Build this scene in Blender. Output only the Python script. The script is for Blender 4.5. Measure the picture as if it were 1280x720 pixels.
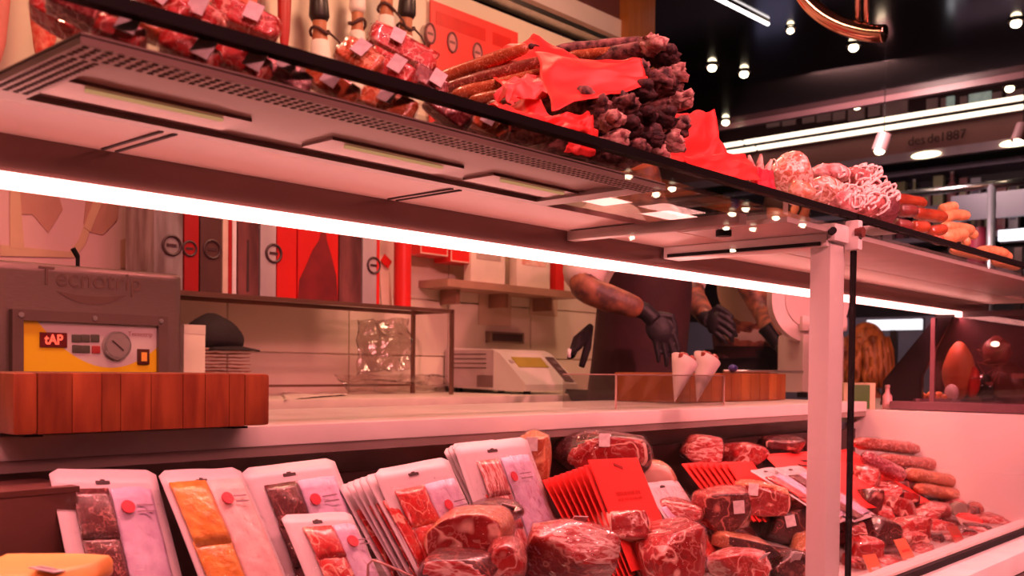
import bpy, bmesh, math, random
from math import cos, sin, pi, radians, sqrt
from mathutils import Vector as V, Matrix, Euler, noise as mnoise
random.seed(7)
SC = bpy.context.scene
COL = SC.collection
for _o in list(bpy.data.objects): bpy.data.objects.remove(_o)

# ---------------------------------------------------------------- camera
F, TH, PITCH, ROLL, EYE, SHIFT = 1250.0, radians(42.2), radians(1.2), radians(.6), 1.03, .1
_f = V((cos(TH)*cos(PITCH), sin(TH)*cos(PITCH), -sin(PITCH)))
_r0 = V((sin(TH), -cos(TH), 0)); _u0 = _r0.cross(_f)
_r = _r0*cos(ROLL) + _u0*sin(ROLL); _u = _u0*cos(ROLL) - _r0*sin(ROLL)
CAMP = V((0, 0, EYE))
cam = bpy.data.cameras.new('camera'); camo = bpy.data.objects.new('camera', cam); COL.objects.link(camo)
cam.sensor_width = 36; cam.lens = F/1280*36; cam.shift_y = SHIFT; cam.clip_start = .02; cam.clip_end = 100
cam.dof.use_dof = True; cam.dof.focus_distance = 1.55; cam.dof.aperture_fstop = 8
_m = Matrix(((_r.x, _u.x, -_f.x), (_r.y, _u.y, -_f.y), (_r.z, _u.z, -_f.z))).to_4x4(); _m.translation = CAMP
camo.matrix_world = _m
SC.camera = camo

# ---------------------------------------------------------------- world, exposure, lights
w = bpy.data.worlds.new('world'); SC.world = w; w.use_nodes = True
w.node_tree.nodes['Background'].inputs[0].default_value = (.9, .5, .45, 1)
w.node_tree.nodes['Background'].inputs[1].default_value = .035
SC.view_settings.view_transform = 'Standard'; SC.view_settings.look = 'None'
SC.view_settings.gamma = 1; SC.view_settings.use_curve_mapping = False
SC.view_settings.exposure = -.14
try:
    SC.cycles.use_denoising = True; SC.cycles.max_bounces = 8; SC.cycles.transparent_max_bounces = 24
    SC.cycles.sample_clamp_indirect = 4; SC.cycles.caustics_reflective = False; SC.cycles.caustics_refractive = False
except Exception: pass

PINK = (1, .285, .285); WARM = (1, .47, .29); NEUT = (1, .85, .75)
def area(name, loc, target, size, power, col, size_y=None, spread=180):
    l = bpy.data.lights.new(name, 'AREA'); l.energy = power; l.color = col
    l.shape = 'RECTANGLE' if size_y else 'DISK'; l.size = size
    if size_y: l.size_y = size_y
    l.spread = radians(spread)
    o = bpy.data.objects.new(name, l); COL.objects.link(o); o.location = loc
    o.rotation_euler = (V(target)-V(loc)).to_track_quat('-Z', 'Y').to_euler()
    return o
# rows of pink meat-counter lamps in the ceiling above the customers' side, warm lamps over the sellers
for x in (-.5, .4, 1.3, 2.2): area('meat_counter_light', (x, -1.75, 2.75), (x+.75, 1.0, .9), .4, 6.5, PINK, spread=80)
area('meat_counter_light', (.5, -1.9, 2.65), (2.8, .98, .8), .16, 16, PINK, spread=45)  # extra light added to brighten the end panel
area('led_strip_light', (1.25, 1.056, 1.2045), (1.25, .62, .4), 4.4, 21, PINK, size_y=.008, spread=140)
for x in (.5, 1.5, 2.5): area('shelf_lamp_light', (x, .1, 2.8), (x+.1, .95, 1.3), .16, 6.5, PINK, spread=90)
for x in (.6, 1.9, 3.1): area('work_lamp_light', (x, 1.75, 2.7), (x+.1, 2.45, 1.1), .3, 18, WARM)
area('market_light', (5.9, 2.6, 2.85), (9, 3, 1.6), .5, 75, (1, .66, .60))  # unseen area light added as ambient light for the far market

# ---------------------------------------------------------------- pixel helper: a real point at a given depth plane
def ray(x, y): return _f + _r*((x-640)/F) + _u*((360-y)/F + SHIFT*1280/F)
def at(x, y, Y=None, Z=None, X=None):
    d = ray(x, y)
    t = Y/d.y if Y is not None else (Z-EYE)/d.z if Z is not None else X/d.x
    return CAMP + d*t
def mpp(p): return (V(p)-CAMP).dot(_f)/F          # metres per pixel at a point

# ---------------------------------------------------------------- materials
MATS = {}
def nodes(name):
    m = bpy.data.materials.new(name); m.use_nodes = True
    nt = m.node_tree; b = nt.nodes['Principled BSDF']
    return m, nt, b
def N(nt, t, **k):
    n = nt.nodes.new(t)
    for a, v in k.items():
        if a in n.inputs.keys(): n.inputs[a].default_value = v
        else: setattr(n, a, v)
    return n
def coords(nt, scale=(1,1,1), kind='Object', distort=0, dscale=5):
    tc = N(nt, 'ShaderNodeTexCoord'); mp = N(nt, 'ShaderNodeMapping'); mp.inputs['Scale'].default_value = scale
    nt.links.new(tc.outputs[kind], mp.inputs['Vector']); out = mp.outputs['Vector']
    if distort:
        ns = N(nt, 'ShaderNodeTexNoise', Scale=dscale); ns.inputs['Detail'].default_value = 3
        nt.links.new(out, ns.inputs['Vector'])
        mx = N(nt, 'ShaderNodeMix', data_type='RGBA', blend_type='LINEAR_LIGHT'); mx.inputs[0].default_value = distort
        nt.links.new(out, mx.inputs[6]); nt.links.new(ns.outputs['Color'], mx.inputs[7]); out = mx.outputs[2]
    return out
def ramp(nt, fac, stops):
    r = N(nt, 'ShaderNodeValToRGB'); e = r.color_ramp.elements
    while len(e) < len(stops): e.new(.5)
    for el, (p, c) in zip(e, stops): el.position = p; el.color = (*c, 1) if len(c) == 3 else c
    nt.links.new(fac, r.inputs[0]); return r.outputs[0]
def M(name, col, rough=.5, metal=0, coat=0, noise=None, bump=None, col2=None, scale=(1,1,1), spec=.5, sss=0, emit=None, estr=0, trans=0):
    if name in MATS: return MATS[name]
    m, nt, b = nodes(name)
    b.inputs['Base Color'].default_value = (*col, 1); b.inputs['Roughness'].default_value = rough
    b.inputs['Metallic'].default_value = metal; b.inputs['Coat Weight'].default_value = coat; b.inputs['Coat Roughness'].default_value = .08
    b.inputs['Specular IOR Level'].default_value = spec
    if trans: b.inputs['Transmission Weight'].default_value = trans
    if sss: b.inputs['Subsurface Weight'].default_value = sss; b.inputs['Subsurface Radius'].default_value = (.01, .004, .003)
    if emit: b.inputs['Emission Color'].default_value = (*emit, 1); b.inputs['Emission Strength'].default_value = estr
    vec = None
    nz = noise or 12
    vec = coords(nt, scale)
    ns = N(nt, 'ShaderNodeTexNoise', Scale=nz); ns.inputs['Detail'].default_value = 4; nt.links.new(vec, ns.inputs['Vector'])
    c2 = col2 or tuple(c*.86 for c in col)
    nt.links.new(ramp(nt, ns.outputs['Fac'], [(.35, c2), (.65, col)]), b.inputs['Base Color'])
    if bump:
        nb = N(nt, 'ShaderNodeTexNoise', Scale=bump[0]); nb.inputs['Detail'].default_value = 3; nt.links.new(vec, nb.inputs['Vector'])
        bp = N(nt, 'ShaderNodeBump'); bp.inputs['Strength'].default_value = bump[1]; bp.inputs['Distance'].default_value = bump[2] if len(bump) > 2 else .004
        nt.links.new(nb.outputs['Fac'], bp.inputs['Height']); nt.links.new(bp.outputs['Normal'], b.inputs['Normal'])
        if coat: nt.links.new(bp.outputs['Normal'], b.inputs['Coat Normal'])
    MATS[name] = m; return m
def meat(name, lean, fat, vein=.04, scale=9, mottle=None, coat=.6, stretch=(1,1,1), bump=(60,.35,.003), fatamt=.62):
    """lean flesh with thin warped fat seams at two scales and a few fat patches"""
    if name in MATS: return MATS[name]
    m, nt, b = nodes(name)
    oi = N(nt, 'ShaderNodeObjectInfo'); v0 = coords(nt, stretch, distort=.012, dscale=scale*2.5)
    ad = N(nt, 'ShaderNodeVectorMath', operation='ADD'); sc_ = N(nt, 'ShaderNodeMath', operation='MULTIPLY'); sc_.inputs[1].default_value = 9
    nt.links.new(oi.outputs['Random'], sc_.inputs[0]); nt.links.new(v0, ad.inputs[0]); nt.links.new(sc_.outputs[0], ad.inputs[1]); vec = ad.outputs[0]
    def nse(s_, d_): n = N(nt, 'ShaderNodeTexNoise', Scale=s_); n.inputs['Detail'].default_value = d_; nt.links.new(vec, n.inputs['Vector']); return n.outputs['Fac']
    def seam(f, wd):
        d = N(nt, 'ShaderNodeMath', operation='SUBTRACT'); nt.links.new(f, d.inputs[0]); d.inputs[1].default_value = .5
        ab = N(nt, 'ShaderNodeMath', operation='ABSOLUTE'); nt.links.new(d.outputs[0], ab.inputs[0])
        return ramp(nt, ab.outputs[0], [(wd*.2, (1,1,1)), (wd, (0,0,0))])
    def mxm(p, q): x = N(nt, 'ShaderNodeMath', operation='MAXIMUM'); nt.links.new(p, x.inputs[0]); nt.links.new(q, x.inputs[1]); return x.outputs[0]
    n1 = nse(scale*1.7, 2); n2 = nse(scale*4.5, 3); n3 = nse(scale*9, 4)
    base = ramp(nt, n3, [(.3, tuple(c*.6 for c in lean)), (.52, lean), (.8, mottle or tuple(c*.9+.05*f for c, f in zip(lean, fat)))])
    s2 = N(nt, 'ShaderNodeMath', operation='MULTIPLY'); nt.links.new(seam(n2, vein*.9), s2.inputs[0]); s2.inputs[1].default_value = .35
    msk = mxm(mxm(seam(n1, vein*.7), s2.outputs[0]), ramp(nt, n1, [(fatamt+.04, (0,0,0)), (fatamt+.09, (1,1,1))]))
    mix = N(nt, 'ShaderNodeMix', data_type='RGBA'); nt.links.new(msk, mix.inputs[0]); nt.links.new(base, mix.inputs[6]); mix.inputs[7].default_value = (*fat, 1)
    nt.links.new(mix.outputs[2], b.inputs['Base Color'])
    b.inputs['Roughness'].default_value = .38; b.inputs['Coat Weight'].default_value = coat; b.inputs['Coat Roughness'].default_value = .1
    nb = N(nt, 'ShaderNodeTexNoise', Scale=bump[0]); nt.links.new(vec, nb.inputs['Vector'])
    bp = N(nt, 'ShaderNodeBump'); bp.inputs['Strength'].default_value = bump[1]; bp.inputs['Distance'].default_value = bump[2]
    nt.links.new(nb.outputs['Fac'], bp.inputs['Height']); nt.links.new(bp.outputs['Normal'], b.inputs['Normal']); nt.links.new(bp.outputs['Normal'], b.inputs['Coat Normal'])
    MATS[name] = m; return m
def glass(name, tint=(1,1,1), refl=1.0, rough=0.0, bump=None, base=.0):
    """thin clear sheet: see-through plus a fresnel mirror"""
    if name in MATS: return MATS[name]
    m = bpy.data.materials.new(name); m.use_nodes = True; nt = m.node_tree; nt.nodes.clear()
    out = N(nt, 'ShaderNodeOutputMaterial'); tr = N(nt, 'ShaderNodeBsdfTransparent'); tr.inputs[0].default_value = (*tint, 1)
    gl = N(nt, 'ShaderNodeBsdfGlossy'); gl.inputs['Roughness'].default_value = rough
    lw = N(nt, 'ShaderNodeLayerWeight'); lw.inputs[0].default_value = .5
    pw = N(nt, 'ShaderNodeMath', operation='POWER'); pw.inputs[1].default_value = 5; nt.links.new(lw.outputs['Facing'], pw.inputs[0])
    fr = N(nt, 'ShaderNodeMath', operation='MULTIPLY_ADD'); fr.inputs[1].default_value = .96; fr.inputs[2].default_value = .035; nt.links.new(pw.outputs[0], fr.inputs[0])
    mu = N(nt, 'ShaderNodeMath', operation='MULTIPLY_ADD'); mu.inputs[1].default_value = refl; mu.inputs[2].default_value = base; mu.use_clamp = True
    mx = N(nt, 'ShaderNodeMixShader')
    nt.links.new(fr.outputs[0], mu.inputs[0]); nt.links.new(mu.outputs[0], mx.inputs[0])
    nt.links.new(tr.outputs[0], mx.inputs[1]); nt.links.new(gl.outputs[0], mx.inputs[2]); nt.links.new(mx.outputs[0], out.inputs[0])
    if bump:
        vec = coords(nt)
        nb = N(nt, 'ShaderNodeTexNoise', Scale=bump[0]); nb.inputs['Detail'].default_value = 2; nt.links.new(vec, nb.inputs['Vector'])
        bp = N(nt, 'ShaderNodeBump'); bp.inputs['Strength'].default_value = bump[1]; bp.inputs['Distance'].default_value = bump[2]
        nt.links.new(nb.outputs['Fac'], bp.inputs['Height']); nt.links.new(bp.outputs['Normal'], gl.inputs['Normal']); nt.links.new(bp.outputs['Normal'], lw.inputs['Normal'])
    MATS[name] = m; return m
def glow(name, col, s):
    if name in MATS: return MATS[name]
    m = bpy.data.materials.new(name); m.use_nodes = True; nt = m.node_tree; nt.nodes.clear()
    out = N(nt, 'ShaderNodeOutputMaterial'); e = N(nt, 'ShaderNodeEmission'); e.inputs[0].default_value = (*col, 1); e.inputs[1].default_value = s
    nt.links.new(e.outputs[0], out.inputs[0]); MATS[name] = m; return m
def wood(name, c1, c2, sc=(40, 40, 3), along=None):
    if name in MATS: return MATS[name]
    m, nt, b = nodes(name); vec = coords(nt, sc, distort=.15, dscale=2)
    ns = N(nt, 'ShaderNodeTexNoise', Scale=1.0); ns.inputs['Detail'].default_value = 5; nt.links.new(vec, ns.inputs['Vector'])
    oi = N(nt, 'ShaderNodeObjectInfo')
    base = ramp(nt, ns.outputs['Fac'], [(.3, c2), (.7, c1)])
    hs = N(nt, 'ShaderNodeHueSaturation'); mr = N(nt, 'ShaderNodeMapRange'); mr.inputs[3].default_value = .72; mr.inputs[4].default_value = 1.12
    nt.links.new(oi.outputs['Random'], mr.inputs[0]); nt.links.new(mr.outputs[0], hs.inputs['Value']); nt.links.new(base, hs.inputs['Color'])
    nt.links.new(hs.outputs[0], b.inputs['Base Color']); b.inputs['Roughness'].default_value = .38
    MATS[name] = m; return m

# ---------------------------------------------------------------- mesh builder
class B:
    def __init__(s): s.bm = bmesh.new()
    def box(s, c, d, rot=None, bevel=0, seg=2, mi=0):
        old = set(s.bm.verts)
        g = bmesh.ops.create_cube(s.bm, size=1); vs = g['verts']
        bmesh.ops.scale(s.bm, vec=V(d), verts=vs)
        if bevel:
            es = list({e for v in vs for e in v.link_edges})
            bmesh.ops.bevel(s.bm, geom=es, offset=bevel, segments=seg, profile=.7, affect='EDGES', clamp_overlap=True)
            vs = [v for v in s.bm.verts if v not in old]
        if rot is not None: bmesh.ops.transform(s.bm, matrix=(rot if isinstance(rot, Matrix) else Euler(rot).to_matrix()).to_4x4(), verts=vs)
        bmesh.ops.translate(s.bm, vec=V(c), verts=vs)
        return s
    def cyl(s, p0, p1, r0, r1=None, n=16, caps=True):
        return s.tube([p0, p1], [r0, r0 if r1 is None else r1], n, caps)
    def tube(s, pts, r, n=10, caps=True, closed=False):
        pts = [V(p) for p in pts]; rs = r if isinstance(r, (list, tuple)) else [r]*len(pts)
        rings = []; up = None
        for i, p in enumerate(pts):
            t = (pts[min(i+1, len(pts)-1)] - pts[max(i-1, 0)]) if not closed else pts[(i+1) % len(pts)]-pts[i-1]
            t = t.normalized() if t.length > 1e-9 else V((0, 0, 1))
            if up is None: up = V((0, 0, 1)) if abs(t.z) < .9 else V((1, 0, 0))
            a = t.cross(up); a = a.normalized() if a.length > 1e-6 else t.orthogonal().normalized(); bb = a.cross(t).normalized(); up = bb
            rings.append([s.bm.verts.new(p + (a*cos(2*pi*k/n) + bb*sin(2*pi*k/n))*rs[i]) for k in range(n)])
        L = len(rings)
        for i in range(L if closed else L-1):
            q = rings[(i+1) % L]
            for k in range(n): s.bm.faces.new((rings[i][k], rings[i][(k+1) % n], q[(k+1) % n], q[k]))
        if caps and not closed:
            s.bm.faces.new(rings[0][::-1]); s.bm.faces.new(rings[-1])
        return s
    def ball(s, c, r, rot=None, u=20, v=12, fn=None):
        g = bmesh.ops.create_uvsphere(s.bm, u_segments=u, v_segments=v, radius=1); vs = g['verts']
        for q in vs:
            if fn: q.co = fn(q.co.copy())
            q.co = V((q.co.x*r[0], q.co.y*r[1], q.co.z*r[2]))
        if rot is not None: bmesh.ops.transform(s.bm, matrix=(rot if isinstance(rot, Matrix) else Euler(rot).to_matrix()).to_4x4(), verts=vs)
        bmesh.ops.translate(s.bm, vec=V(c), verts=vs)
        return s
    def prism(s, outline, depth, fr):
        """outline: 2D points; fr(u, v, w) -> 3D"""
        a = [s.bm.verts.new(fr(u, v, 0)) for u, v in outline]; b = [s.bm.verts.new(fr(u, v, depth)) for u, v in outline]; n = len(a)
        s.bm.faces.new(a[::-1]); s.bm.faces.new(b)
        for i in range(n): s.bm.faces.new((a[i], a[(i+1) % n], b[(i+1) % n], b[i]))
        return s
    def frame(s, x0, x1, z0, z1, t, y0, y1, tz=None):
        """one closed rectangular frame in the XZ plane"""
        tz = tz or t; R = []
        for (i, y) in ((0, y0), (1, y0), (1, y1), (0, y1)):
            a, c = (t*i, tz*i); R.append([s.bm.verts.new(q) for q in ((x0+a, y, z0+c), (x1-a, y, z0+c), (x1-a, y, z1-c), (x0+a, y, z1-c))])
        for j in range(4):
            for k in range(4): s.bm.faces.new((R[j][k], R[j][(k+1) % 4], R[(j+1) % 4][(k+1) % 4], R[(j+1) % 4][k]))
        return s
    def grid(s, nu, nv, fn, closed_u=False):
        vs = [[s.bm.verts.new(fn(i/(nu if closed_u else nu-1), j/(nv-1))) for j in range(nv)] for i in range(nu)]
        for i in range(nu if closed_u else nu-1):
            for j in range(nv-1): s.bm.faces.new((vs[i][j], vs[(i+1) % nu][j], vs[(i+1) % nu][j+1], vs[i][j+1]))
        return s
    def done(s, name, mat, parent=None, smooth=False, thick=0, label=None, sub=0):
        bmesh.ops.recalc_face_normals(s.bm, faces=s.bm.faces)
        me = bpy.data.meshes.new(name); s.bm.to_mesh(me); s.bm.free()
        for m in (mat if isinstance(mat, (list, tuple)) else [mat]): me.materials.append(m)
        if smooth is True: me.polygons.foreach_set('use_smooth', [True]*len(me.polygons))
        elif smooth: me.shade_smooth() if False else me.set_sharp_from_angle(angle=radians(smooth)) or me.polygons.foreach_set('use_smooth', [True]*len(me.polygons))
        o = bpy.data.objects.new(name, me); COL.objects.link(o)
        if parent: o.parent = parent
        if thick: sm = o.modifiers.new('solid', 'SOLIDIFY'); sm.thickness = thick; sm.offset = 0
        if sub: sm = o.modifiers.new('sub', 'SUBSURF'); sm.levels = sub; sm.render_levels = sub
        if label: o['label'] = label
        return o
def bx(name, c, d, mat, parent=None, bevel=0, rot=None, smooth=False, label=None):
    return B().box(c, d, rot, bevel).done(name, mat, parent, 40 if bevel else smooth, label=label)
def tag(o, label, cat, group=None, kind=None):
    o['label'] = label; o['category'] = cat
    if group: o['group'] = group
    if kind: o['kind'] = kind
    return o
def thing(name, label, cat, loc=(0,0,0), rot=(0,0,0), group=None):
    o = bpy.data.objects.new(name, None); COL.objects.link(o); o.empty_display_size = .05
    o.location = loc
    if isinstance(rot, Matrix): o.rotation_euler = rot.to_euler()
    else: o.rotation_euler = rot if isinstance(rot, (tuple, list, Euler)) else (0, 0, rot)
    return tag(o, label, cat, group)
def struct(o): o['kind'] = 'structure'; return o
def text(name, body, size, mat, parent, loc, rot=(pi/2, 0, 0), align='CENTER', depth=.0006, sx=1, bold=0):
    c = bpy.data.curves.new(name, 'FONT'); c.body = body; c.size = size; c.align_x = align; c.align_y = 'CENTER'; c.extrude = depth; c.offset = bold
    c.materials.append(mat); o = bpy.data.objects.new(name, c); COL.objects.link(o); o.parent = parent; o.location = loc
    me = bpy.data.meshes.new_from_object(o); bpy.data.objects.remove(o); o = bpy.data.objects.new(name, me); COL.objects.link(o); o.parent = parent; o.location = loc
    o.rotation_euler = rot.to_euler() if isinstance(rot, Matrix) else rot; o.scale = (sx, 1, 1); return o
def ring(c, R, r, fr, n=24, m=6):
    return [V(fr(c[0]+R*cos(2*pi*k/n), c[1]+R*sin(2*pi*k/n))) for k in range(n)]
def copy_thing(o, label, loc=None, rot=None):
    c = o.copy(); COL.objects.link(c); c['label'] = label
    for ch in list(o.children):
        d = ch.copy(); COL.objects.link(d); d.parent = c
        for g in list(ch.children): e = g.copy(); COL.objects.link(e); e.parent = d
    if loc is not None: c.location = loc
    if rot is not None: c.rotation_euler = rot if not isinstance(rot, Matrix) else rot.to_euler()
    return c
def nz(p, s=1.0, seed=0): return mnoise.noise(V(p)*s + V((seed*7.13, seed*3.7, seed*1.9)))
FACE = TH - pi/2          # yaw that turns a thing's front (-Y local) to the camera axis
# ================================================================ MATERIALS
white_paint = M('white powder coat', (.80, .74, .72), .35, noise=6, col2=(.76, .70, .68))
white_lam = M('white laminate', (.86, .80, .78), .3, noise=4)
cream_wall = M('cream wall tile', (.80, .72, .60), .35, noise=3, col2=(.74, .66, .54))
pink_panel = M('pinkish white panel', (.84, .74, .72), .4, noise=3)
brown_metal = M('brown metal', (.36, .27, .25), .35, .3, noise=5)
dark_metal = M('dark anodised metal', (.10, .06, .06), .3, .6, noise=8)
steel = M('brushed steel', (.62, .58, .56), .3, 1, noise=(30), scale=(1, 1, 20))
black = M('black rubber', (.008, .006, .007), .6, noise=20, spec=.15)
black_gloss = M('black gloss ceiling', (.010, .007, .007), .12, noise=3, spec=.6)
soffit_m = M('canopy soffit', (.62, .42, .37), .4, noise=5)
pane_m = glass('clear pane', (.97, .965, .96), 1.0)
shelf_glass = glass('shelf glass', (.93, .94, .93), .6)
acrylic = glass('acrylic', (.94, .92, .92), 1.2, base=.02)
film = glass('plastic film', (1, 1, 1), .45, .04, bump=(70, 1.0, .012), base=.0)
red_paper = M('red paper', (.95, .045, .04), .5, noise=15, col2=(.88, .03, .028))
label_white = M('white label', (.78, .73, .73), .5, noise=90, col2=(.62, .56, .58))
ink = M('dark print', (.05, .02, .02), .6)
led_m = glow('led tube', (1, .38, .34), 12.0)
spot_glow = glow('spot glow', (1, .78, .50), 14)
tube_glow = glow('fluorescent glow', (1, .80, .60), 3.0)
cool_glow = glow('cool fluorescent', (.95, .92, 1), 2.0)

G = .718
# ================================================================ ROOM SHELL
floor_m = M('dark floor', (.16, .12, .11), .3, noise=3)
struct(bx('floor', (5, 1.5, -.05), (24, 20, .1), floor_m))
struct(bx('floor_platform', (2.2, 2.05, .075), (7.5, 1.35, .15), M('duckboard', (.2, .13, .1), .6)))
struct(bx('ceiling', (1.7, 1.0, 2.95), (10.0, 16, .1), black_gloss))
struct(bx('ceiling_aisle', (11.2, -4.6, 2.95), (9, 9, .1), black_gloss))
struct(bx('trim_1', (6.72, 3.5, 2.91), (.05, 11, .10), M('purple edge', (.16, .07, .08), .3, noise=4)))
wb = struct(bx('wall_back', (1.3, 2.88, 1.25), (5.1, .1, 2.5), cream_wall))
# tile sheets of the lower wall, each a shallow panel proud of the joints
tile_m = M('glazed wall panel', (.83, .74, .62), .28, noise=2.5, col2=(.78, .68, .56))
for i in range(9):
    for j in range(3):
        bx('wall_panel', (-.45+i*.49, 2.826, .97+.215*j), (.484, .012, .209), tile_m, wb, .002)
struct(bx('trim_2', (1.3, 2.80, 2.53), (5.1, .09, .022), steel))
struct(bx('trim_3', (1.3, 2.82, 2.565), (5.1, .06, .03), M('rail shade', (.35, .22, .18), .4)))
struct(bx('trim_4', (1.3, 2.84, 2.63), (5.1, .04, .10), pink_panel))
struct(bx('wall_bulkhead', (1.3, 2.86, 2.79), (5.1, .06, .22), M('bulkhead', (.16, .06, .06), .4)))
struct(bx('wall_pillar', (3.96, 2.86, 1.45), (.22, .16, 2.9), wood('orange wood', (.55, .20, .05), (.4, .13, .03))))
struct(bx('wall_market', (3, 9.2, 1.5), (22, .1, 3.2), M('dark market wall', (.03, .02, .025), .6)))
struct(bx('wall_left', (-2.6, 2, 1.5), (.1, 6, 3), pink_panel))

# ================================================================ DISPLAY CASE
XL, XR = -.9, 2.81
case = thing('display_case', 'long glass fronted butcher display case with white sill and steel gasket', 'display case', (.95, .95, 0))
case_loc = V((.95, .95, 0))
def cb(name, c, d, mat, bevel=0, parent=case, rot=None): return bx(name, V(c)-case_loc, d, mat, parent, bevel, rot)
ls, cx = XR-XL, (XL+XR)/2
cb('front_panel', (cx+.6, .655, .30), (ls+1.2, .03, .56), brown_metal)
cb('sill', (cx+.6, .672, .618), (ls+1.2, .07, .045), M('sill white', (.92, .88, .86), .3), .004)
cb('gasket', (cx+.6, .709, .646), (ls+1.2, .012, .016), black)
cb('inner_ledge', (cx+.6, .742, .646), (ls+1.2, .045, .014), pink_panel, .002)
B().prism([(.76, .64), (1.22, .735), (1.22, .715), (.76, .62)], ls, lambda u, v, w: V((XL+w, u, v))-case_loc).done('deck', M('deck steel', (.5, .42, .4), .35, .4), case)
cb('back_board', (cx, 1.215, .79), (ls, .02, .16), M('case back dark', (.05, .02, .018), .5))
cb('end_panel', (XR+.012, .97, .77), (.024, .48, .31), M('end panel white', (.92, .82, .80), .4, noise=3), .002)
for a, b_ in ((XL, 1.652), (1.656, 3.55)):
    p = cb('front_glass', ((a+b_)/2, G, (.655+1.292)/2), (b_-a, .008, 1.292-.655), pane_m)
    bx('edge_seal', V(((a+b_)/2, G, 1.2955))-case_loc, (b_-a-.004, .014, .010), black, p)
cb('glass_joint', (1.654, G, .97), (.004, .010, .63), black)
# end glass above end panel
post = cb('post', (1.612, .745, .945), (.056, .036, .62), white_paint, .003)
pl = case_loc
bx('post_cap', V((1.612, .742, 1.263))-pl, (.066, .05, .03), white_paint, post, .006)
bx('clamp', V((1.640, .712, 1.262))-pl, (.018, .024, .05), white_paint, post, .004)
B().cyl(V((1.637, .706, 1.266))-pl, V((1.637, .694, 1.266))-pl, .009, n=14).done('clamp_screw', M('clamp screw red', (.16, .04, .035), .4), post, 40)
B().cyl(V((1.575, .722, 1.262))-pl, V((1.56, .712, 1.262))-pl, .006, n=12).done('clamp_pin', black, post, 40)

# canopy: glass top shelf, perforated trays, soffit, rear beam with led strip
canopy = thing('canopy_shelf', 'canopy over the display case with glass top, perforated trays and lit rear strip', 'canopy', (1.2, .9, 1.2))
cl = V((1.2, .9, 1.2))
def kb(name, c, d, mat, bevel=0, parent=canopy, rot=None): return bx(name, V(c)-cl, d, mat, parent, bevel, rot)
XC0, XC1 = -1.0, 3.5
kb('top_glass', (1.98, .90, 1.272), (3.26, .36, .006), shelf_glass)
tray_m = M('perforated steel', (.34, .25, .22), .38, .35, noise=8)
hole_m = M('hole shadow', (.03, .012, .01), .8)
glint_glow = glow('slot glint', (1, .50, .22), .6)  # glow imitating a reflected glint along the tray slots, no lamp there
def tray(x0, x1, slots):
    y0, y1, zt, zb = .715, .917, 1.2672, 1.2605
    c0 = V(((x0+x1)/2, (y0+y1)/2, zt))
    t = B()
    t.box(c0-cl, (x1-x0, y1-y0, .003))
    o = t.done('tray_plate', tray_m, canopy)
    # raised rim round a recessed middle
    w = .036
    for (xa, xb, ya, yb) in ((x0, x1, y0, y0+w), (x0, x1, y1-.016, y1), (x0, x0+w, y0+w, y1-.016), (x1-w, x1, y0+w, y1-.016)):
        kb('tray_rim', ((xa+xb)/2, (ya+yb)/2, zb+.003), (xb-xa, yb-ya, .007), tray_m)
    h = B()
    nx = int((x1-x0)/.009)
    for i in range(nx):
        for k in range(4): h.box(V((x0+.006+i*.009, y0+.006+k*.008, zb-.0006))-cl, (.0042, .0042, .0006))
    for k in range(18):
        for q in range(4): h.box(V((x0+.005+q*.008, y0+w+.004+k*.0075, zb-.0006))-cl, (.0042, .0042, .0006))
    ho = h.done('perforations', hole_m, canopy); ho['kind'] = 'stuff'
    for (sx0, sx1) in slots:
        kb('slot_frame', ((sx0+sx1)/2, .853, 1.2645), (sx1-sx0+.05, .052, .004), M('slot frame', (.28, .16, .13), .3, .4))
        kb('slot_glint', ((sx0+sx1)/2, .838, 1.262), (sx1-sx0, .004, .004), glint_glow)
tray(.325, 1.075, ((.385, .515), (.66, .80), (.90, 1.02)))
kb('soffit', ((XC0+XC1)/2, .9875, 1.2655), (XC1-XC0, .135, .008), soffit_m)
for x in (.50, .515, .90, .915, 1.3, 1.315): kb('soffit_seam', (x, .985, 1.2609), (.004, .125, .002), hole_m)
kb('front_soffit', (2.3, .82, 1.2655), (1.75, .19, .008), M('white soffit', (.72, .62, .60), .4))
kb('support_arm', (1.60, .89, 1.250), (.05, .32, .022), white_paint, .003)
kb('arm_groove', (1.5735, .89, 1.244), (.003, .30, .006), black)
kb('support_arm', (1.30, .89, 1.252), (.022, .32, .016), tray_m, .003)
B().cyl(V((1.45, .85, 1.262))-cl, V((1.45, .85, 1.252))-cl, .013, n=16).done('black_knob', black, canopy, 40)
beam_m = M('beam brown gloss', (.22, .12, .11), .12, .25, noise=4)
kb('rear_beam', ((XC0+XC1)/2, 1.064, 1.2435), (XC1-XC0, .018, .045), beam_m)
kb('led_channel', ((XC0+XC1)/2, 1.066, 1.217), (XC1-XC0, .02, .014), M('led channel', (.5, .3, .28), .3))
kb('led_strip', ((XC0+XC1)/2, 1.056, 1.2145), (XC1-XC0-.02, .012, .016), led_m)
kb('rear_lip', ((XC0+XC1)/2, 1.078, 1.285), (XC1-XC0, .008, .03), steel)

# worktop
wt = thing('service_worktop', 'long white laminate service worktop running behind the meat display', 'worktop', (.95, 1.4, .95))
bx('slab', (0, 0, -.015), (3.71, .46, .028), white_lam, wt, .003)
bx('front_trim', (0, -.222, -.036), (3.71, .012, .014), brown_metal, wt)
bx('support', (0, .03, -.50), (3.6, .36, .9), M('worktop carcass', (.55, .45, .42), .5), wt)
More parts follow.
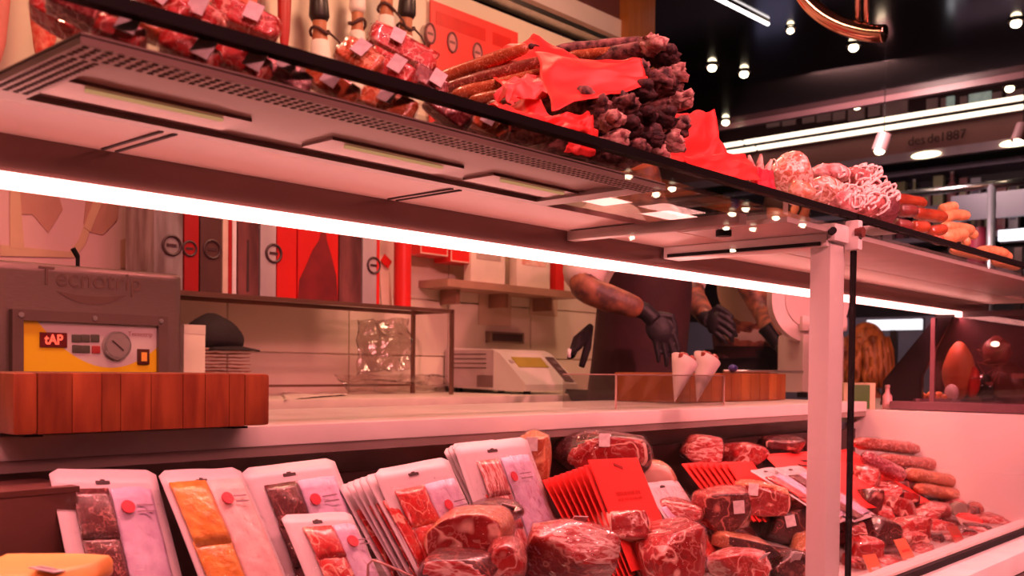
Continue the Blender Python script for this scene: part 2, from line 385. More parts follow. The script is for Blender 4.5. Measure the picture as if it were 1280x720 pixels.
# ================================================================ BEHIND THE COUNTER
# ---- butcher's block on the worktop
p0 = at(16, 549, Z=.950); p1 = at(334, 535, Z=.950)
BL = p1.x - p0.x; BH = (at(16, 466, Y=p0.y).z - .950)
blk = thing('butcher_block', 'thick reddish wooden butcher block on the white worktop at left', 'chopping block', ((p0.x+p1.x)/2, p0.y+.12, .95))
bw = wood('block wood', (.44, .105, .032), (.22, .036, .014), (60, 60, 9))
xs = -BL/2; ws = [.035, .05, .045, .03, .05, .055, .04, .045, .03, .05]; k = BL/sum(ws)
for i, q in enumerate(ws):
    q *= k
    bx('stave', (xs+q/2, 0, BH/2+.002), (q-.0006, .24, BH-.004), bw, blk, .0012 if 0 < i < 9 else .005)
    xs += q
for sx in (-BL/2+.03, BL/2-.03): bx('foot', (sx, 0, .0012), (.02, .2, .0024), black, blk)

# ---- back counter
bc = thing('back_counter', 'long cream back counter with dark front along the tiled wall', 'counter', (1.3, 2.55, 0))
bx('slab', (0, 0, .925), (5.0, .52, .03), M('counter cream', (.84, .74, .64), .35), bc, .003)
bx('carcass', (0, .02, .53), (4.9, .46, .76), M('counter dark', (.12, .05, .035), .45), bc)

# ---- vacuum sealer
mx1 = at(228, 400, Y=2.33).x; mw = .62
vs = thing('vacuum_sealer', 'steel vacuum packing machine with yellow control panel on the back counter', 'machine', (mx1-mw/2, 2.33, .94))
zt = at(228, 343, Y=2.33).z - .94
sealer_m = M('sealer steel', (.36, .25, .23), .28, .75, noise=40, scale=(1, 1, 12))
B().box((0, .16, zt/2+.01), (mw, .32, zt-.02), None, .022, 4).done('body', sealer_m, vs, 40)
def S(x, y): 
    q = at(x, y, Y=2.33-.012); return (q.x-(mx1-mw/2), q.z-.94)
fx0, fz1 = S(14, 387); fx1, fz0 = S(208, 470); fz1 = S(110, 391)[1]
frame_m = M('sealer bezel', (.20, .12, .11), .35, .4)
fb = B(); t = .024
fb.frame(fx0, fx1, fz0-.032, fz1, t, -.019, .007)
fr_o = fb.done('bezel', frame_m, vs, 40)
for sx in (.05, .5, .95):
    B().cyl((fx0+(fx1-fx0)*sx, -.018, fz1-t/2), (fx0+(fx1-fx0)*sx, -.0215, fz1-t/2), .006, n=12).done('screw', steel, fr_o, 40)
px0, pz1 = S(31, 404); px1, pz0 = S(199, 470); pz1 = fz1-t
pm, nt, b_ = nodes('panel print')
tc = N(nt, 'ShaderNodeTexCoord'); sp = N(nt, 'ShaderNodeSeparateXYZ'); nt.links.new(tc.outputs['Generated'], sp.inputs[0])
# yellow swoosh: z < .55*(1-x*1.35)^2+.1
m1 = N(nt, 'ShaderNodeMath', operation='SUBTRACT'); nt.links.new(sp.outputs['X'], m1.inputs[0]); m1.inputs[1].default_value = .62
m2 = N(nt, 'ShaderNodeMath', operation='POWER'); m2.inputs[1].default_value = 2; ma = N(nt, 'ShaderNodeMath', operation='ABSOLUTE'); nt.links.new(m1.outputs[0], ma.inputs[0]); nt.links.new(ma.outputs[0], m2.inputs[0])
m3 = N(nt, 'ShaderNodeMath', operation='MULTIPLY_ADD'); m3.inputs[1].default_value = 3.0; m3.inputs[2].default_value = .16; nt.links.new(m2.outputs[0], m3.inputs[0])
m4 = N(nt, 'ShaderNodeMath', operation='LESS_THAN'); nt.links.new(sp.outputs['Z'], m4.inputs[0]); nt.links.new(m3.outputs[0], m4.inputs[1])
mi = N(nt, 'ShaderNodeMix', data_type='RGBA'); nt.links.new(m4.outputs[0], mi.inputs[0]); mi.inputs[6].default_value = (.72, .62, .62, 1); mi.inputs[7].default_value = (.95, .62, .01, 1)
nt.links.new(mi.outputs[2], b_.inputs['Base Color']); b_.inputs['Roughness'].default_value = .35
pw, ph = px1-px0, pz1-pz0
cp = bx('control_panel', ((px0+px1)/2, -.003, (pz0+pz1)/2), (pw, .008, ph), pm, vs)
def CP(x, y):   # pixel -> panel-local
    q = at(x, y, Y=2.325); return (q.x-(mx1-mw/2), q.z-.94)
u, v = CP(66, 425); bx('display', (u, -0.0080, v), (.062, .004, .034), M('led window', (.15, .008, .008), .2), cp)
text('display_digits', 'tAP', .032, glow('red digits', (1, .09, .05), 2.2), cp, (u, -0.0108, v), sx=.85, bold=.0008)
for (x, y) in ((94.5, 423), (106, 423), (118, 423), (95, 436), (106, 436.5)):
    u, v = CP(x, y); bx('button', (u, -0.0085, v), (.021, .004, .018), M('button grey', (.10, .09, .07), .4), cp, .002)
u, v = CP(119, 437); bx('button', (u, -0.0085, v), (.02, .004, .018), M('button red', (.5, .05, .05), .4), cp, .002, label='red button')
u, v = CP(144, 432)
gd = B().cyl((u, -0.0070, v), (u, -0.0190, v), .034, n=32).done('gauge', steel, cp, 40)
B().cyl((u, -0.0190, v), (u, -0.0195, v), .028, n=32).done('dial', M('dial face', (.34, .27, .27), .4), gd)
B().box((u, -0.0202, v), (.036, .0012, .003), (0, radians(40), 0)).done('needle', ink, gd)
u, v = CP(178, 446); bx('rocker_switch', (u, -0.0090, v), (.030, .008, .038), M('rocker', (.10, .02, .01), .3), cp, .002)
bx('rocker_lamp', (u, -0.0135, v), (.014, .003, .022), M('rocker amber', (.8, .2, .04), .3, emit=(1, .3, .05), estr=.4), cp)
u, v = CP(175, 418); text('panel_lettering', 'Tecnotrip', .016, M('panel print brown', (.5, .25, .2), .5), cp, (u, -0.0072, v), sx=1.0)
u, v = S(118, 350); text('brand_lettering', 'Tecnotrip', .062, M('lettering shade', (.16, .08, .07), .4), vs, (u, -.0006, v), depth=.001)
cr = [(-.085+.17*i/16, -.018-.028*(1-((i-8)/8)**2)) for i in range(17)] + [(.085-.17*i/16, -.018-.008*(1-((i-8)/8)**2)) for i in range(1, 16)]
B().prism(cr, .001, lambda a, c, w_: V((u+a, -.0012+w_, v-.012+c))).done('brand_swoosh', M('lettering shade', (.16, .08, .07)), vs)
hx, _ = S(112, 330)
B().tube([(hx, .05, zt-.005), (hx, .05, zt+.028)], .005, 8).tube([(hx, .05, zt+.026), (hx-.012, .05, zt+.045)], .0065, 8).done('lid_knob', black, vs, 40)

# ---- white carton, dark cap and brown paper stack beside the sealer
q = at(242, 463, Y=2.38)
bx_ = thing('white_carton', 'tall white carton right beside the steel vacuum machine', 'carton', (q.x, 2.40, .94))
hh = at(242, 406, Y=2.38).z-.94
bx('box_body', (0, 0, hh/2), (.062, .05, hh), M('carton white', (.88, .80, .66), .5), bx_, .002); bx('lid_flap', (0, -.0255, hh-.012), (.062, .001, .024), M('carton flap', (.8, .72, .6), .5), bx_)
q = at(274, 463, Y=2.5)
st = thing('brown_paper_stack', 'stack of crinkled brown paper behind the butcher block', 'paper', (q.x, 2.52, .94))
z = 0
for i in range(14):
    hz = .010
    B().grid(9, 6, lambda a, c, i=i: V(((a-.5)*.15+.004*nz((a*5, c*5, i), 1), (c-.5)*.13+.006*nz((a*4, i, c), 1), .004*nz((a*6, c*6, i*2.1), 1)))).done('sheet', M('brown paper', (.42, .15, .09), .7, noise=40), st, True, .002).location = (random.uniform(-.006, .006), 0, z+.006)
    z += hz
cap = thing('black_cap', 'black cloth cap lying on the brown paper stack', 'cap', (q.x-.005, 2.52, .94+z+.004))
def cf(p):
    k = 1 if p.z < 0 else (1-.25*max(0, p.x))
    return V((p.x, p.y, max(p.z, -.25)*k + .07*nz(p, 2, 3)))
B().ball((0, 0, .02), (.088, .07, .075), u=24, v=14, fn=cf).done('crown', M('black cloth', (.014, .006, .008), .8, bump=(60, .3)), cap, True)
B().grid(12, 4, lambda a, c: V(((.05+.06*c)*cos(-.2-2.2*a)+.02, (.05+.06*c)*sin(-.2-2.2*a), .004-.012*c))).done('peak', M('black cloth', (.014, .006, .008)), cap, True, .004)

# ---- steel and glass rack on the back counter, gift boxes on it
rx0, rx1 = at(190, 400, Y=2.5).x, at(565, 388, Y=2.5).x
RZ = 1.236
rack = thing('counter_rack', 'low steel and glass rack standing on the back counter', 'rack', ((rx0+rx1)/2, 2.6, .94))
RL = rx1-rx0; RH = RZ-.94
for sy in (-.1, .1): bx('top_rail', (0, sy, RH-.006), (RL, .012, .012), M('rack metal', (.30, .16, .12), .3, .7), rack)
for sx in (-RL/2, RL/2): bx('top_rail', (sx, 0, RH-.006), (.012, .19, .012), M('rack metal', (.30, .16, .12)), rack)
bx('glass_top', (0, 0, RH-.003), (RL-.01, .19, .005), acrylic, rack)
for sx, sy in ((RL/2, -.10), (RL/2, .10), (-RL/2, -.1), (-RL/2, .1)): bx('leg', (sx, sy, RH/2), (.012, .012, RH), M('rack metal', (.30, .16, .12)), rack)
bx('lower_rail', (0, .10, .03), (RL, .008, .008), M('rack metal', (.30, .16, .12)), rack)

silver = M('silver card', (.50, .44, .46), .30, .45, noise=5, col2=(.25, .18, .18), scale=(6, 6, 1.2))
silver2 = M('pale silver card', (.74, .66, .72), .28, .35, noise=4, scale=(4, 4, 1))
dkred = M('deep red card', (.42, .012, .014), .4, noise=4, scale=(3, 3, 1)); brred = M('bright red card', (.80, .022, .02), .35, noise=5)
dkbrown = M('dark brown card', (.13, .06, .055), .35, .2, noise=6, scale=(5, 5, 1)); creamc = M('cream card', (.85, .66, .55), .5)
maroon = M('maroon ham print', (.16, .015, .02), .4, noise=12, col2=(.26, .02, .025))
def box_at(name, x0, x1, mat, label, ypx=340, h=.56, dy=.16, Y=2.525, logo=None, grp=None, cat='gift box', hamwin=None, edge=None):
    a, c = at(x0, ypx, Y=Y), at(x1, ypx, Y=Y); wd = c.x-a.x
    o = thing(name, label, cat, ((a.x+c.x)/2, Y+dy/2, RZ+.0005), group=grp)
    bd = bx('box_body', (0, 0, h/2), (wd-.002, dy, h), mat, o, .003)
    if logo:
        lx, ly, rr, lm = logo; q_ = at(lx, ly, Y=Y); ux, uz = q_.x-(a.x+c.x)/2, q_.z-RZ
        lb = B().tube([(ux+rr*cos(2*pi*k/24), -dy/2-.0008, uz+rr*sin(2*pi*k/24)) for k in range(24)], rr*.17, 6, closed=True)
        lb.box((ux, -dy/2-.0008, uz), (rr*1.1, .0016, rr*.32)); lb.done('round_logo', lm, o)
    if hamwin:
        pts, hm = hamwin; ol = [(at(x, y, Y=Y).x-(a.x+c.x)/2, at(x, y, Y=Y).z-RZ) for x, y in pts]
        B().prism(ol, .0016, lambda u_, v_, w_: V((u_, -dy/2-.0014+w_, v_))).done('ham_print', hm, o)
    if edge: bx('edge_strip', (wd/2-.006, -dy/2-.001, h/2), (.011, .002, h), edge, o)
    return o
lg = M('logo shade', (.06, .02, .025), .5)
box_at('gift_box', 192, 229, silver, 'silver gift box with round dark logo at the left end of the rack', logo=(214.5, 307, .026, lg))
box_at('gift_box', 230, 249, dkred, 'narrow deep red gift box next to the leftmost silver box', logo=(237, 311, .020, lg))
box_at('gift_box', 250, 277, dkbrown, 'dark brown gift box with faint round logo', logo=(265, 312, .025, lg))
box_at('gift_box', 278, 289.5, creamc, 'thin cream box between two dark boxes', edge=dkred)
box_at('gift_box', 290, 296, M('bright white card', (.95, .9, .95), .25), 'very thin bright white box on the rack')
box_at('gift_box', 297, 324, M('smoky card', (.10, .035, .04), .3, .1, noise=4, col2=(.30, .10, .10), scale=(4, 4, 1)), 'smoky dark gift box with a vertical black seam', hamwin=([(309, 300), (311, 300), (311, 365), (308, 365)], ink))
box_at('gift_box', 325, 345.5, silver2, 'pale silver gift box with round dark logo beside the red bag box', logo=(342, 317, .026, lg))
box_at('gift_box', 346, 371, brred, 'plain bright red gift box at the middle of the rack')
box_at('gift_box', 372, 423, brred, 'wide red gift box with dark ham shaped print', ypx=345,
       hamwin=([(372, 378), (374, 350), (381, 335), (391, 312), (399, 300), (402, 285), (407, 285), (408, 300), (414, 320), (420, 345), (422, 378)], maroon))
box_at('gift_box', 424, 452, M('smoky card', (.10, .035, .04)), 'dark smoky gift box right of the red ham print box', ypx=345)
box_at('gift_box', 453, 474, silver2, 'silver gift box with round logo near the right end of the rack', ypx=345, logo=(467, 332, .025, lg), edge=brred)
q = at(508, 345, Y=2.56); o = thing('red_tube', 'tall bright red cardboard tube at the right end of the rack', 'tube', (q.x, 2.58, RZ+.0005))
B().cyl((0, 0, 0), (0, 0, .5), .030, n=28).done('tube_body', brred, o, 40); B().cyl((0, 0, .5), (0, 0, .515), .032, n=28).done('lid', dkred, o, 40)
q = at(486, 345, Y=2.62); o = thing('folded_card', 'pale folded card leaning beside the red cardboard tube', 'card', (q.x, 2.64, RZ+.0005))
bx('card_body', (0, 0, .09), (.045, .006, .18), creamc, o, rot=(radians(-6), 0, 0)); bx('red_corner', (.0, -.006, .16), (.04, .003, .03), brred, o, rot=(0, radians(35), 0))

# ---- weighing scale
f0 = at(657, 489, Y=2.38); f1 = at(722, 488, Y=2.38); sw = f1.x-f0.x; sd = .40
sc = thing('weighing_scale', 'pinkish white shop weighing scale with slanted display on the back counter', 'scale', (f0.x, f0.y, .94))
scm = M('scale plastic', (.78, .68, .68), .4, noise=4); scg = M('scale grey', (.52, .38, .40), .45)
prof = [(.0, .012), (.0, .036), (.13, .150), (.17, .165), (sd, .172), (sd, .02), (.12, .012)]
B().prism(prof, sw, lambda a, c, w_: V((w_, a, c))).done('housing', scm, sc)
bx('side_panel', (-.001, .275, .092), (.004, .23, .14), scg, sc)
for i in range(4): bx('vent_slot', (-.0035, .28, .095+.017*i), (.003, .17, .004), M('vent dark', (.16, .08, .09), .6), sc)
bx('rating_plate', (-.004, .20, .045), (.003, .08, .045), M('plate dark', (.22, .12, .12), .5), sc)
bx('rear_cover', (sw/2, sd+.012, .10), (sw*.98, .026, .13), scg, sc, .006)
sl = math.atan2(.114, .13); rotx = Euler((sl, 0, 0))
def on_slope(t_): return (.13*t_, .036+.114*t_)
y_, z_ = on_slope(.70); bx('lcd', (sw*.42, y_-.001, z_+.0012), (sw*.56, .055, .004), M('lcd olive', (.42, .30, .03), .25, emit=(.9, .6, .05), estr=.02), sc, rot=rotx)
y_, z_ = on_slope(.48); bx('keypad', (sw*.88, y_-.001, z_+.001), (sw*.16, .14, .004), M('keypad dark', (.13, .06, .07), .4), sc, rot=rotx)
for i in range(3): 
    y_, z_ = on_slope(.25+.22*i); bx('key', (sw*.88, y_-.003, z_+.0035), (sw*.1, .018, .003), M('key grey', (.25, .15, .16), .4), sc, rot=rotx)
y_, z_ = on_slope(.72); bx('emblem', (sw*.08, y_-.001, z_+.001), (.02, .014, .003), scg, sc, rot=rotx)
for sx, sy in ((.03, .02), (sw-.03, .02), (.03, sd-.03), (sw-.03, sd-.03)): B().cyl((sx, sy, 0), (sx, sy, .02), .014, n=12).done('foot', black, sc, 40)

# ---- crumpled clear bags on the counter under the rack
def crumple(name, label, cat, c4, mat, amp=.006, fq=14, n=26, seed=1, thick=.0008, grp=None, parent=None, creases=1.0, edge_mat=None):
    """a crumpled sheet spanned by four world corners (tl, tr, br, bl)"""
    a, b2, c, d = [V(q) for q in c4]; o0 = (a+b2+c+d)/4
    nrm = (b2-a).cross(d-a).normalized()
    def fn(u, v):
        p = (a*(1-u)+b2*u)*(1-v) + (d*(1-u)+c*u)*v - o0
        h = nz((u*fq*.35, v*fq*.35, seed*3.1), 1) * 1.4 + (abs(nz((u*fq*.5+.8*v, v*fq*.3-.9*u, seed), 1))*1.5 - abs(nz((u*fq*.8, v*fq*.8, seed), 1))*.5)*creases
        e = V((nz((u*3, v*3, seed+9), 1), nz((u*3, v*3, seed+17), 1), nz((u*3, v*3, seed+23), 1)))*amp*.6
        return p + nrm*h*amp + e
    ob = B().grid(n, n, fn).done(name, mat, parent, 55, thick)
    if parent: ob.location = o0 - parent.location
    else: ob.location = o0; tag(ob, label, cat, grp)
    return ob
clear = glass('bag plastic', (.93, .88, .86), 1.4, .15, bump=(30, .8, .01), base=.10)
Zc = .945
crumple('plastic_bag', 'crumpled clear plastic bag lying on the counter under the rack', 'plastic bag', (at(420, 470, Y=2.66), at(556, 468, Y=2.66), at(566, 488, Z=Zc), at(436, 491, Z=Zc)), clear, .016, 12, seed=4)
crumple('plastic_bag', 'upright clear plastic bag seen through the rack leaning at the wall', 'plastic bag', (at(446, 400, Y=2.7), at(512, 398, Y=2.7), at(515, 462, Y=2.62), at(450, 466, Y=2.62)), clear, .014, 10, seed=8)
crumple('paper_sheet', 'loose pale paper sheet on the counter in front of the plastic bags', 'paper', (at(352, 489, Z=Zc), at(425, 485, Z=Zc), at(434, 493, Z=Zc), at(356, 498, Z=Zc)), M('pale paper', (.86, .74, .66), .5), .004, 8, seed=2)
q = at(405-60, 481, Z=.945); o = thing('tape_roll', 'small clear tape roll on the counter beside the butcher block', 'tape', (q.x, 2.62, .945+.02), (0, 0, .5))
B().tube([(.016*cos(2*pi*k/20), 0, .016*sin(2*pi*k/20)) for k in range(20)], .006, 8, closed=True).done('tape', acrylic, o, True); B().tube([(.009*cos(2*pi*k/20), 0, .009*sin(2*pi*k/20)) for k in range(20)], .003, 6, closed=True).done('core', creamc, o, True)

# ---- wall fittings: slot box, shelf, cards
a, c = at(611, 414, Y=2.8), at(654, 430, Y=2.8)
o = thing('wall_slot_box', 'small black slot box on the tiled wall behind the scale', 'socket box', ((a.x+c.x)/2, 2.806, (a.z+c.z)/2))
wv, hv = c.x-a.x, a.z-c.z
bx('frame', (0, 0, 0), (wv, .024, hv), M('slot frame grey', (.25, .16, .12), .4), o, .003); bx('slot', (0, -.013, 0), (wv*.86, .004, hv*.66), ink, o)
a, c = at(572, 344, Y=2.66), at(716, 356, Y=2.66)
shelf = thing('wall_shelf', 'brownish wall shelf carrying white packets and red boxes', 'shelf', ((a.x+c.x)/2, 2.74, a.z-.03))
SZ = a.z-.016
wsm = M('shelf brown', (.44, .24, .17), .5)
bx('board', (0, 0, 0), (c.x-a.x+.1, .16, .028), wsm, shelf); 
for s_ in (-.4, 0, .4): bx('bracket', (s_*(c.x-a.x), .03, -.04), (.02, .09, .06), M('bracket dark', (.35, .18, .12), .5), shelf)
def stand(name, x0, x1, y1, h, label, mat, cat, Y=2.68, front=None):
    a, c = at(x0, y1, Y=Y), at(x1, y1, Y=Y)
    o = thing(name, label, cat, ((a.x+c.x)/2, Y+.03, SZ+.0005), (radians(0), 0, 0))
    bx('packet_body', (0, 0, h/2), (c.x-a.x, .04, h), mat, o, .006)
    if front: bx('printed_front', (0, -.0208, h*.55), ((c.x-a.x)*.7, .0016, h*.4), front, o)
    return o
stand('white_packet', 591, 634, 343, .26, 'white packet with grey print on the wall shelf, left one', M('packet white', (.86, .74, .64), .45), 'packet', front=M('grey print', (.55, .42, .36), .5, noise=30))
stand('white_packet', 648, 690, 350, .26, 'white packet with reddish print on the wall shelf, right one', M('packet white', (.86, .74, .64)), 'packet', front=M('reddish print', (.75, .35, .26), .5, noise=25, col2=(.85, .7, .6)))
stand('red_packet', 697, 708, 350, .24, 'narrow red and white packet at the right end of the wall shelf', brred, 'packet')
for i, (x0, x1, y1, lb) in enumerate(((525, 560, 317, 'red square box hung on the wall beside the red tube'), (563, 597, 327, 'red square box hung on the wall left of the white packets'))):
    a, c = at(x0, y1, Y=2.70), at(x1, y1, Y=2.70)
    o = thing('red_box', lb, 'box', ((a.x+c.x)/2, 2.745, a.z+.09)); bx('box_body', (0, 0, 0), (c.x-a.x, .09, .18), brred, o, .004)
    ww = (c.x-a.x)/2-.002; B().frame(-ww, ww, -.088, .088, .004, -.0465, -.0445).done('pale_outline', creamc, o)
for i, (c4, lb) in enumerate((([(600, 362), (642, 362), (640, 408), (602, 406)], 'beige paper notice taped to the wall under the shelf, left one'), ([(664, 362), (700, 364), (698, 396), (666, 394)], 'beige paper notice taped to the wall under the shelf, right one'))):
    a, c = at(*c4[0], Y=2.81), at(*c4[2], Y=2.81)
    o = tag(bx('paper_notice', ((a.x+c.x)/2, 2.816, (a.z+c.z)/2), (c.x-a.x, .002, a.z-c.z), M('notice beige', (.72, .52, .40), .6, noise=6)), lb, 'notice')
# ---- pink wall poster with pale brown shapes, at the left
a, c = at(-60, 200, Y=2.81), at(181, 332, Y=2.81)
o = thing('wall_poster', 'large pink wall poster with faint brown shapes above the vacuum machine', 'poster', ((a.x+c.x)/2, 2.812, (a.z+c.z)/2+.02))
bx('sheet', (0, 0, 0), (c.x-a.x, .008, a.z-c.z+.1), M('poster pink', (.84, .52, .54), .45, noise=2), o)
def PS(pts): return [(at(x, y, Y=2.808).x-(a.x+c.x)/2, at(x, y, Y=2.808).z-(a.z+c.z)/2-.02) for x, y in pts]
br = M('poster brown', (.62, .30, .24), .5, noise=6); ob_ = M('poster ochre', (.80, .50, .34), .5, noise=8)
for pi_, (pts, mm) in enumerate((([(20, 235), (72, 240), (78, 262), (60, 291), (40, 268), (22, 268)], br), ([(108, 243), (150, 244), (146, 275), (128, 294), (112, 290), (104, 280)], br),
                ([(0, 306), (86, 315), (98, 300), (112, 262), (120, 262), (106, 306), (92, 322), (0, 320)], ob_), ([(12, 235), (24, 236), (30, 312), (12, 310)], ob_), ([(150, 300), (176, 293), (176, 335), (150, 335)], br),
                ([(118, 246), (130, 246), (112, 290), (104, 284)], ob_))):
    B().prism(PS(pts), .002, lambda u_, v_, w_: V((u_, -.0062-.0006*pi_+w_, v_))).done('printed_shape', mm, o)

# ---- red wall poster with round emblems, high on the wall
tl = at(539, 3, Y=2.81); tr = at(648, 41, Y=2.81)
o = thing('red_poster', 'red poster with three round grey emblems high on the cream wall', 'poster', ((tl.x+tr.x)/2, 2.815, tr.z-.25))
cxp, czp = (tl.x+tr.x)/2, tr.z-.25
bx('sheet', (0, 0, 0), (tr.x-tl.x, .006, .5), M('poster red', (.86, .07, .06), .4, noise=4, col2=(.80, .05, .045)), o)
bx('title_band', (-(tr.x-tl.x)*.17, -.0036, .19), ((tr.x-tl.x)*.55, .001, .05), M('poster dark red', (.70, .025, .02), .4), o); bx('title_band', ((tr.x-tl.x)*.30, -.0036, .19), ((tr.x-tl.x)*.22, .001, .05), M('poster dark red', (.70, .025, .02)), o)
for i, (x, y) in enumerate(((538, 42), (565.5, 53), (597, 66))):
    q = at(x, y, Y=2.81); u, v = q.x-cxp, q.z-czp
    em = B().grid(24, 2, lambda s_, t_: V((u+.024*t_*cos(2*pi*s_), -.0045, v+.037*t_*sin(2*pi*s_))), closed_u=True).done('emblem', M('emblem pink', (.66, .24, .25), .5), o, False, .001)
    B().tube([(u+.024*cos(2*pi*k/28), -.0055, v+.037*sin(2*pi*k/28)) for k in range(28)], .0045, 6, closed=True).box((u, -.0058, v), (.028, .001, .009)).done('emblem_ring', M('emblem grey', (.22, .07, .08), .5), em)

# ---- hams hanging on the wall, hoof up
hoof = M('hoof black', (.016, .008, .01), .4, noise=20); shank = M('ham shank', (.50, .19, .09), .5, noise=14, col2=(.38, .11, .05)); sock = M('white ham cloth', (.90, .80, .78), .6, bump=(50, .3)); rope = M('dark cord', (.08, .03, .03), .7)
for i, (x, ytop, capm, lb) in enumerate(((398, -14, hoof, 'hanging ham with black hoof and dark cord, leftmost on the wall'), (447, -22, sock, 'hanging ham with pale wrapped hoof, second on the wall'),
                          (484, -40, sock, 'hanging ham with greyish cover between two other hams'), (510, -14, hoof, 'hanging ham with black hoof and flared white cloth beside the red poster'))):
    q = at(x, ytop, Y=2.70)
    o = thing('hanging_ham', lb, 'ham', (q.x, 2.70, q.z), (0, radians(random.uniform(-3, 3)), random.uniform(-1, 1)), 'hams hanging on the wall')
    def lathe(zs, rs, nm, mt, par, sq=.85):
        bb = B(); bb.grid(20, len(zs), lambda a_, b2: V((rs[round(b2*(len(zs)-1))]*cos(2*pi*a_), sq*rs[round(b2*(len(zs)-1))]*sin(2*pi*a_), zs[round(b2*(len(zs)-1))])), closed_u=True)
        return bb.done(nm, mt, par, True)
    lathe((.01, 0, -.03, -.09, -.105, -.106), (.001, .022, .030, .034, .026, .001), 'hoof', capm, o)
    lathe((-.10, -.13, -.17, -.19), (.024, .022, .026, .028), 'shank', shank, o)
    lathe((-.165, -.17, -.23, -.30, -.40, -.52, -.60, -.63), (.02, .030, .034, .044, .062, .068, .045, .001), 'cloth', sock, o)
    B().tube([(.031*cos(2*pi*k/14), .028*sin(2*pi*k/14), -.14+.01*sin(4*pi*k/14)) for k in range(14)], .005, 6, closed=True).tube([(.03, 0, -.14), (.06, -.01, -.17), (.075, -.01, -.2)], .004, 6).done('cord', rope, o, True)
    B().tube([(0, .0, .0), (0, .04, .05), (0, .10, .06)], .004, 6).done('hook', steel, o, True)
# ---- red sausages packs hanging on the wall further left
netm = M('red net', (.75, .05, .035), .4, noise=60, col2=(.9, .28, .2), bump=(80, .5))
for i, (x0, x1, y1, mt, lb) in enumerate(((254, 271, 26, brred, 'narrow red packet hanging high on the wall'), (291, 327, 34, netm, 'wide red netted bundle hanging high on the wall'), (352, 368, 60, dkred, 'dark red hanging strip left of the hams'),
                        (40, 78, 70, netm, 'red netted sausage bundle hanging at far left'), (-20, 17, 62, M('pinkish bundle', (.8, .25, .22), .5, noise=30), 'pinkish bundle hanging at the very left edge'))):
    a, c = at(x0, y1, Y=2.68), at(x1, y1, Y=2.68); r_ = (c.x-a.x)/2
    o = thing('hanging_bundle', lb, 'sausage bundle', ((a.x+c.x)/2, 2.70, a.z+.5), group='red bundles hanging on the wall')
    B().ball((0, 0, -.26), (r_, r_*.8, .27), u=16, v=18, fn=lambda p, i=i: V((p.x*(1+.15*nz(p, 3, i)), p.y, p.z))).done('wrapped_meat', mt, o, True)
    B().tube([(0, 0, -.01), (0, .05, .04), (0, .11, .05)], .004, 6).done('hook', steel, o, True)
# ================================================================ IN THE CASE
def deckz(y): return .64 + .095*(y-.76)/.46
lean1 = meat('raw lean red', (.44, .016, .016), (.80, .42, .36), .035, 12)
lean2 = meat('cured ham face', (.33, .010, .012), (.82, .46, .38), .03, 8)
lean3 = meat('streaky face', (.50, .028, .03), (.86, .55, .50), .09, 16, stretch=(1, 1, 2.6))
lean4 = meat('dark cured face', (.10, .006, .008), (.55, .20, .16), .03, 9)
rind_o = meat('golden rind', (.52, .20, .09), (.80, .50, .36), .03, 22, fatamt=.66)
rind_d = meat('dark rind', (.055, .007, .008), (.34, .09, .07), .02, 10, fatamt=.72)
rind_r = meat('red rind', (.30, .014, .016), (.70, .30, .24), .035, 12)
fat_m = M('pale fat', (.84, .52, .44), .35, coat=.6, noise=20, col2=(.74, .36, .28))
wrap_film = glass('wrap film', (1, .99, .99), .55, .04, bump=(60, 1.0, .02), base=.0)
def meatbody(dims, rnd=.6, seed=0, amp=.08, cut=None, n=9, taper=0, facets=5):
    """rounded lump; cut = (axis, limit) lists flatten it; returns bmesh, local dims in metres"""
    bm = bmesh.new(); bmesh.ops.create_cube(bm, size=2)
    bmesh.ops.subdivide_edges(bm, edges=bm.edges, cuts=n, use_grid_fill=True)
    rg_ = random.Random(seed*13+1); fac = []
    for _ in range(facets):
        q_ = V((rg_.uniform(-1, 1), rg_.uniform(-1, .3), rg_.uniform(-.6, 1)))
        if q_.length > .1: fac.append((q_.normalized(), rg_.uniform(.72, .9)))
    for v in bm.verts:
        c = v.co.copy(); s_ = c.normalized()*1.0
        p = (c*.80)*(1-rnd) + s_*rnd*1.02
        p *= 1 + amp*(nz(s_, 1.4, seed)*1.3 + nz(s_, 3.4, seed+5)*.5)
        p.x *= 1 + taper*p.z; p.z *= 1 + .2*taper*p.x
        for fn_, fd in fac:
            e = p.dot(fn_) - fd
            if e > 0: p -= fn_*e*.85
        for ax, lim in (cut or ()):
            if lim < 0: 
                if p[ax] < lim: p[ax] = lim + .04*nz(s_, 3, seed+2)
            elif p[ax] > lim: p[ax] = lim + .04*nz(s_, 3, seed+2)
        v.co = V((p.x*dims[0]/2, p.y*dims[1]/2, p.z*dims[2]/2))
    return bm
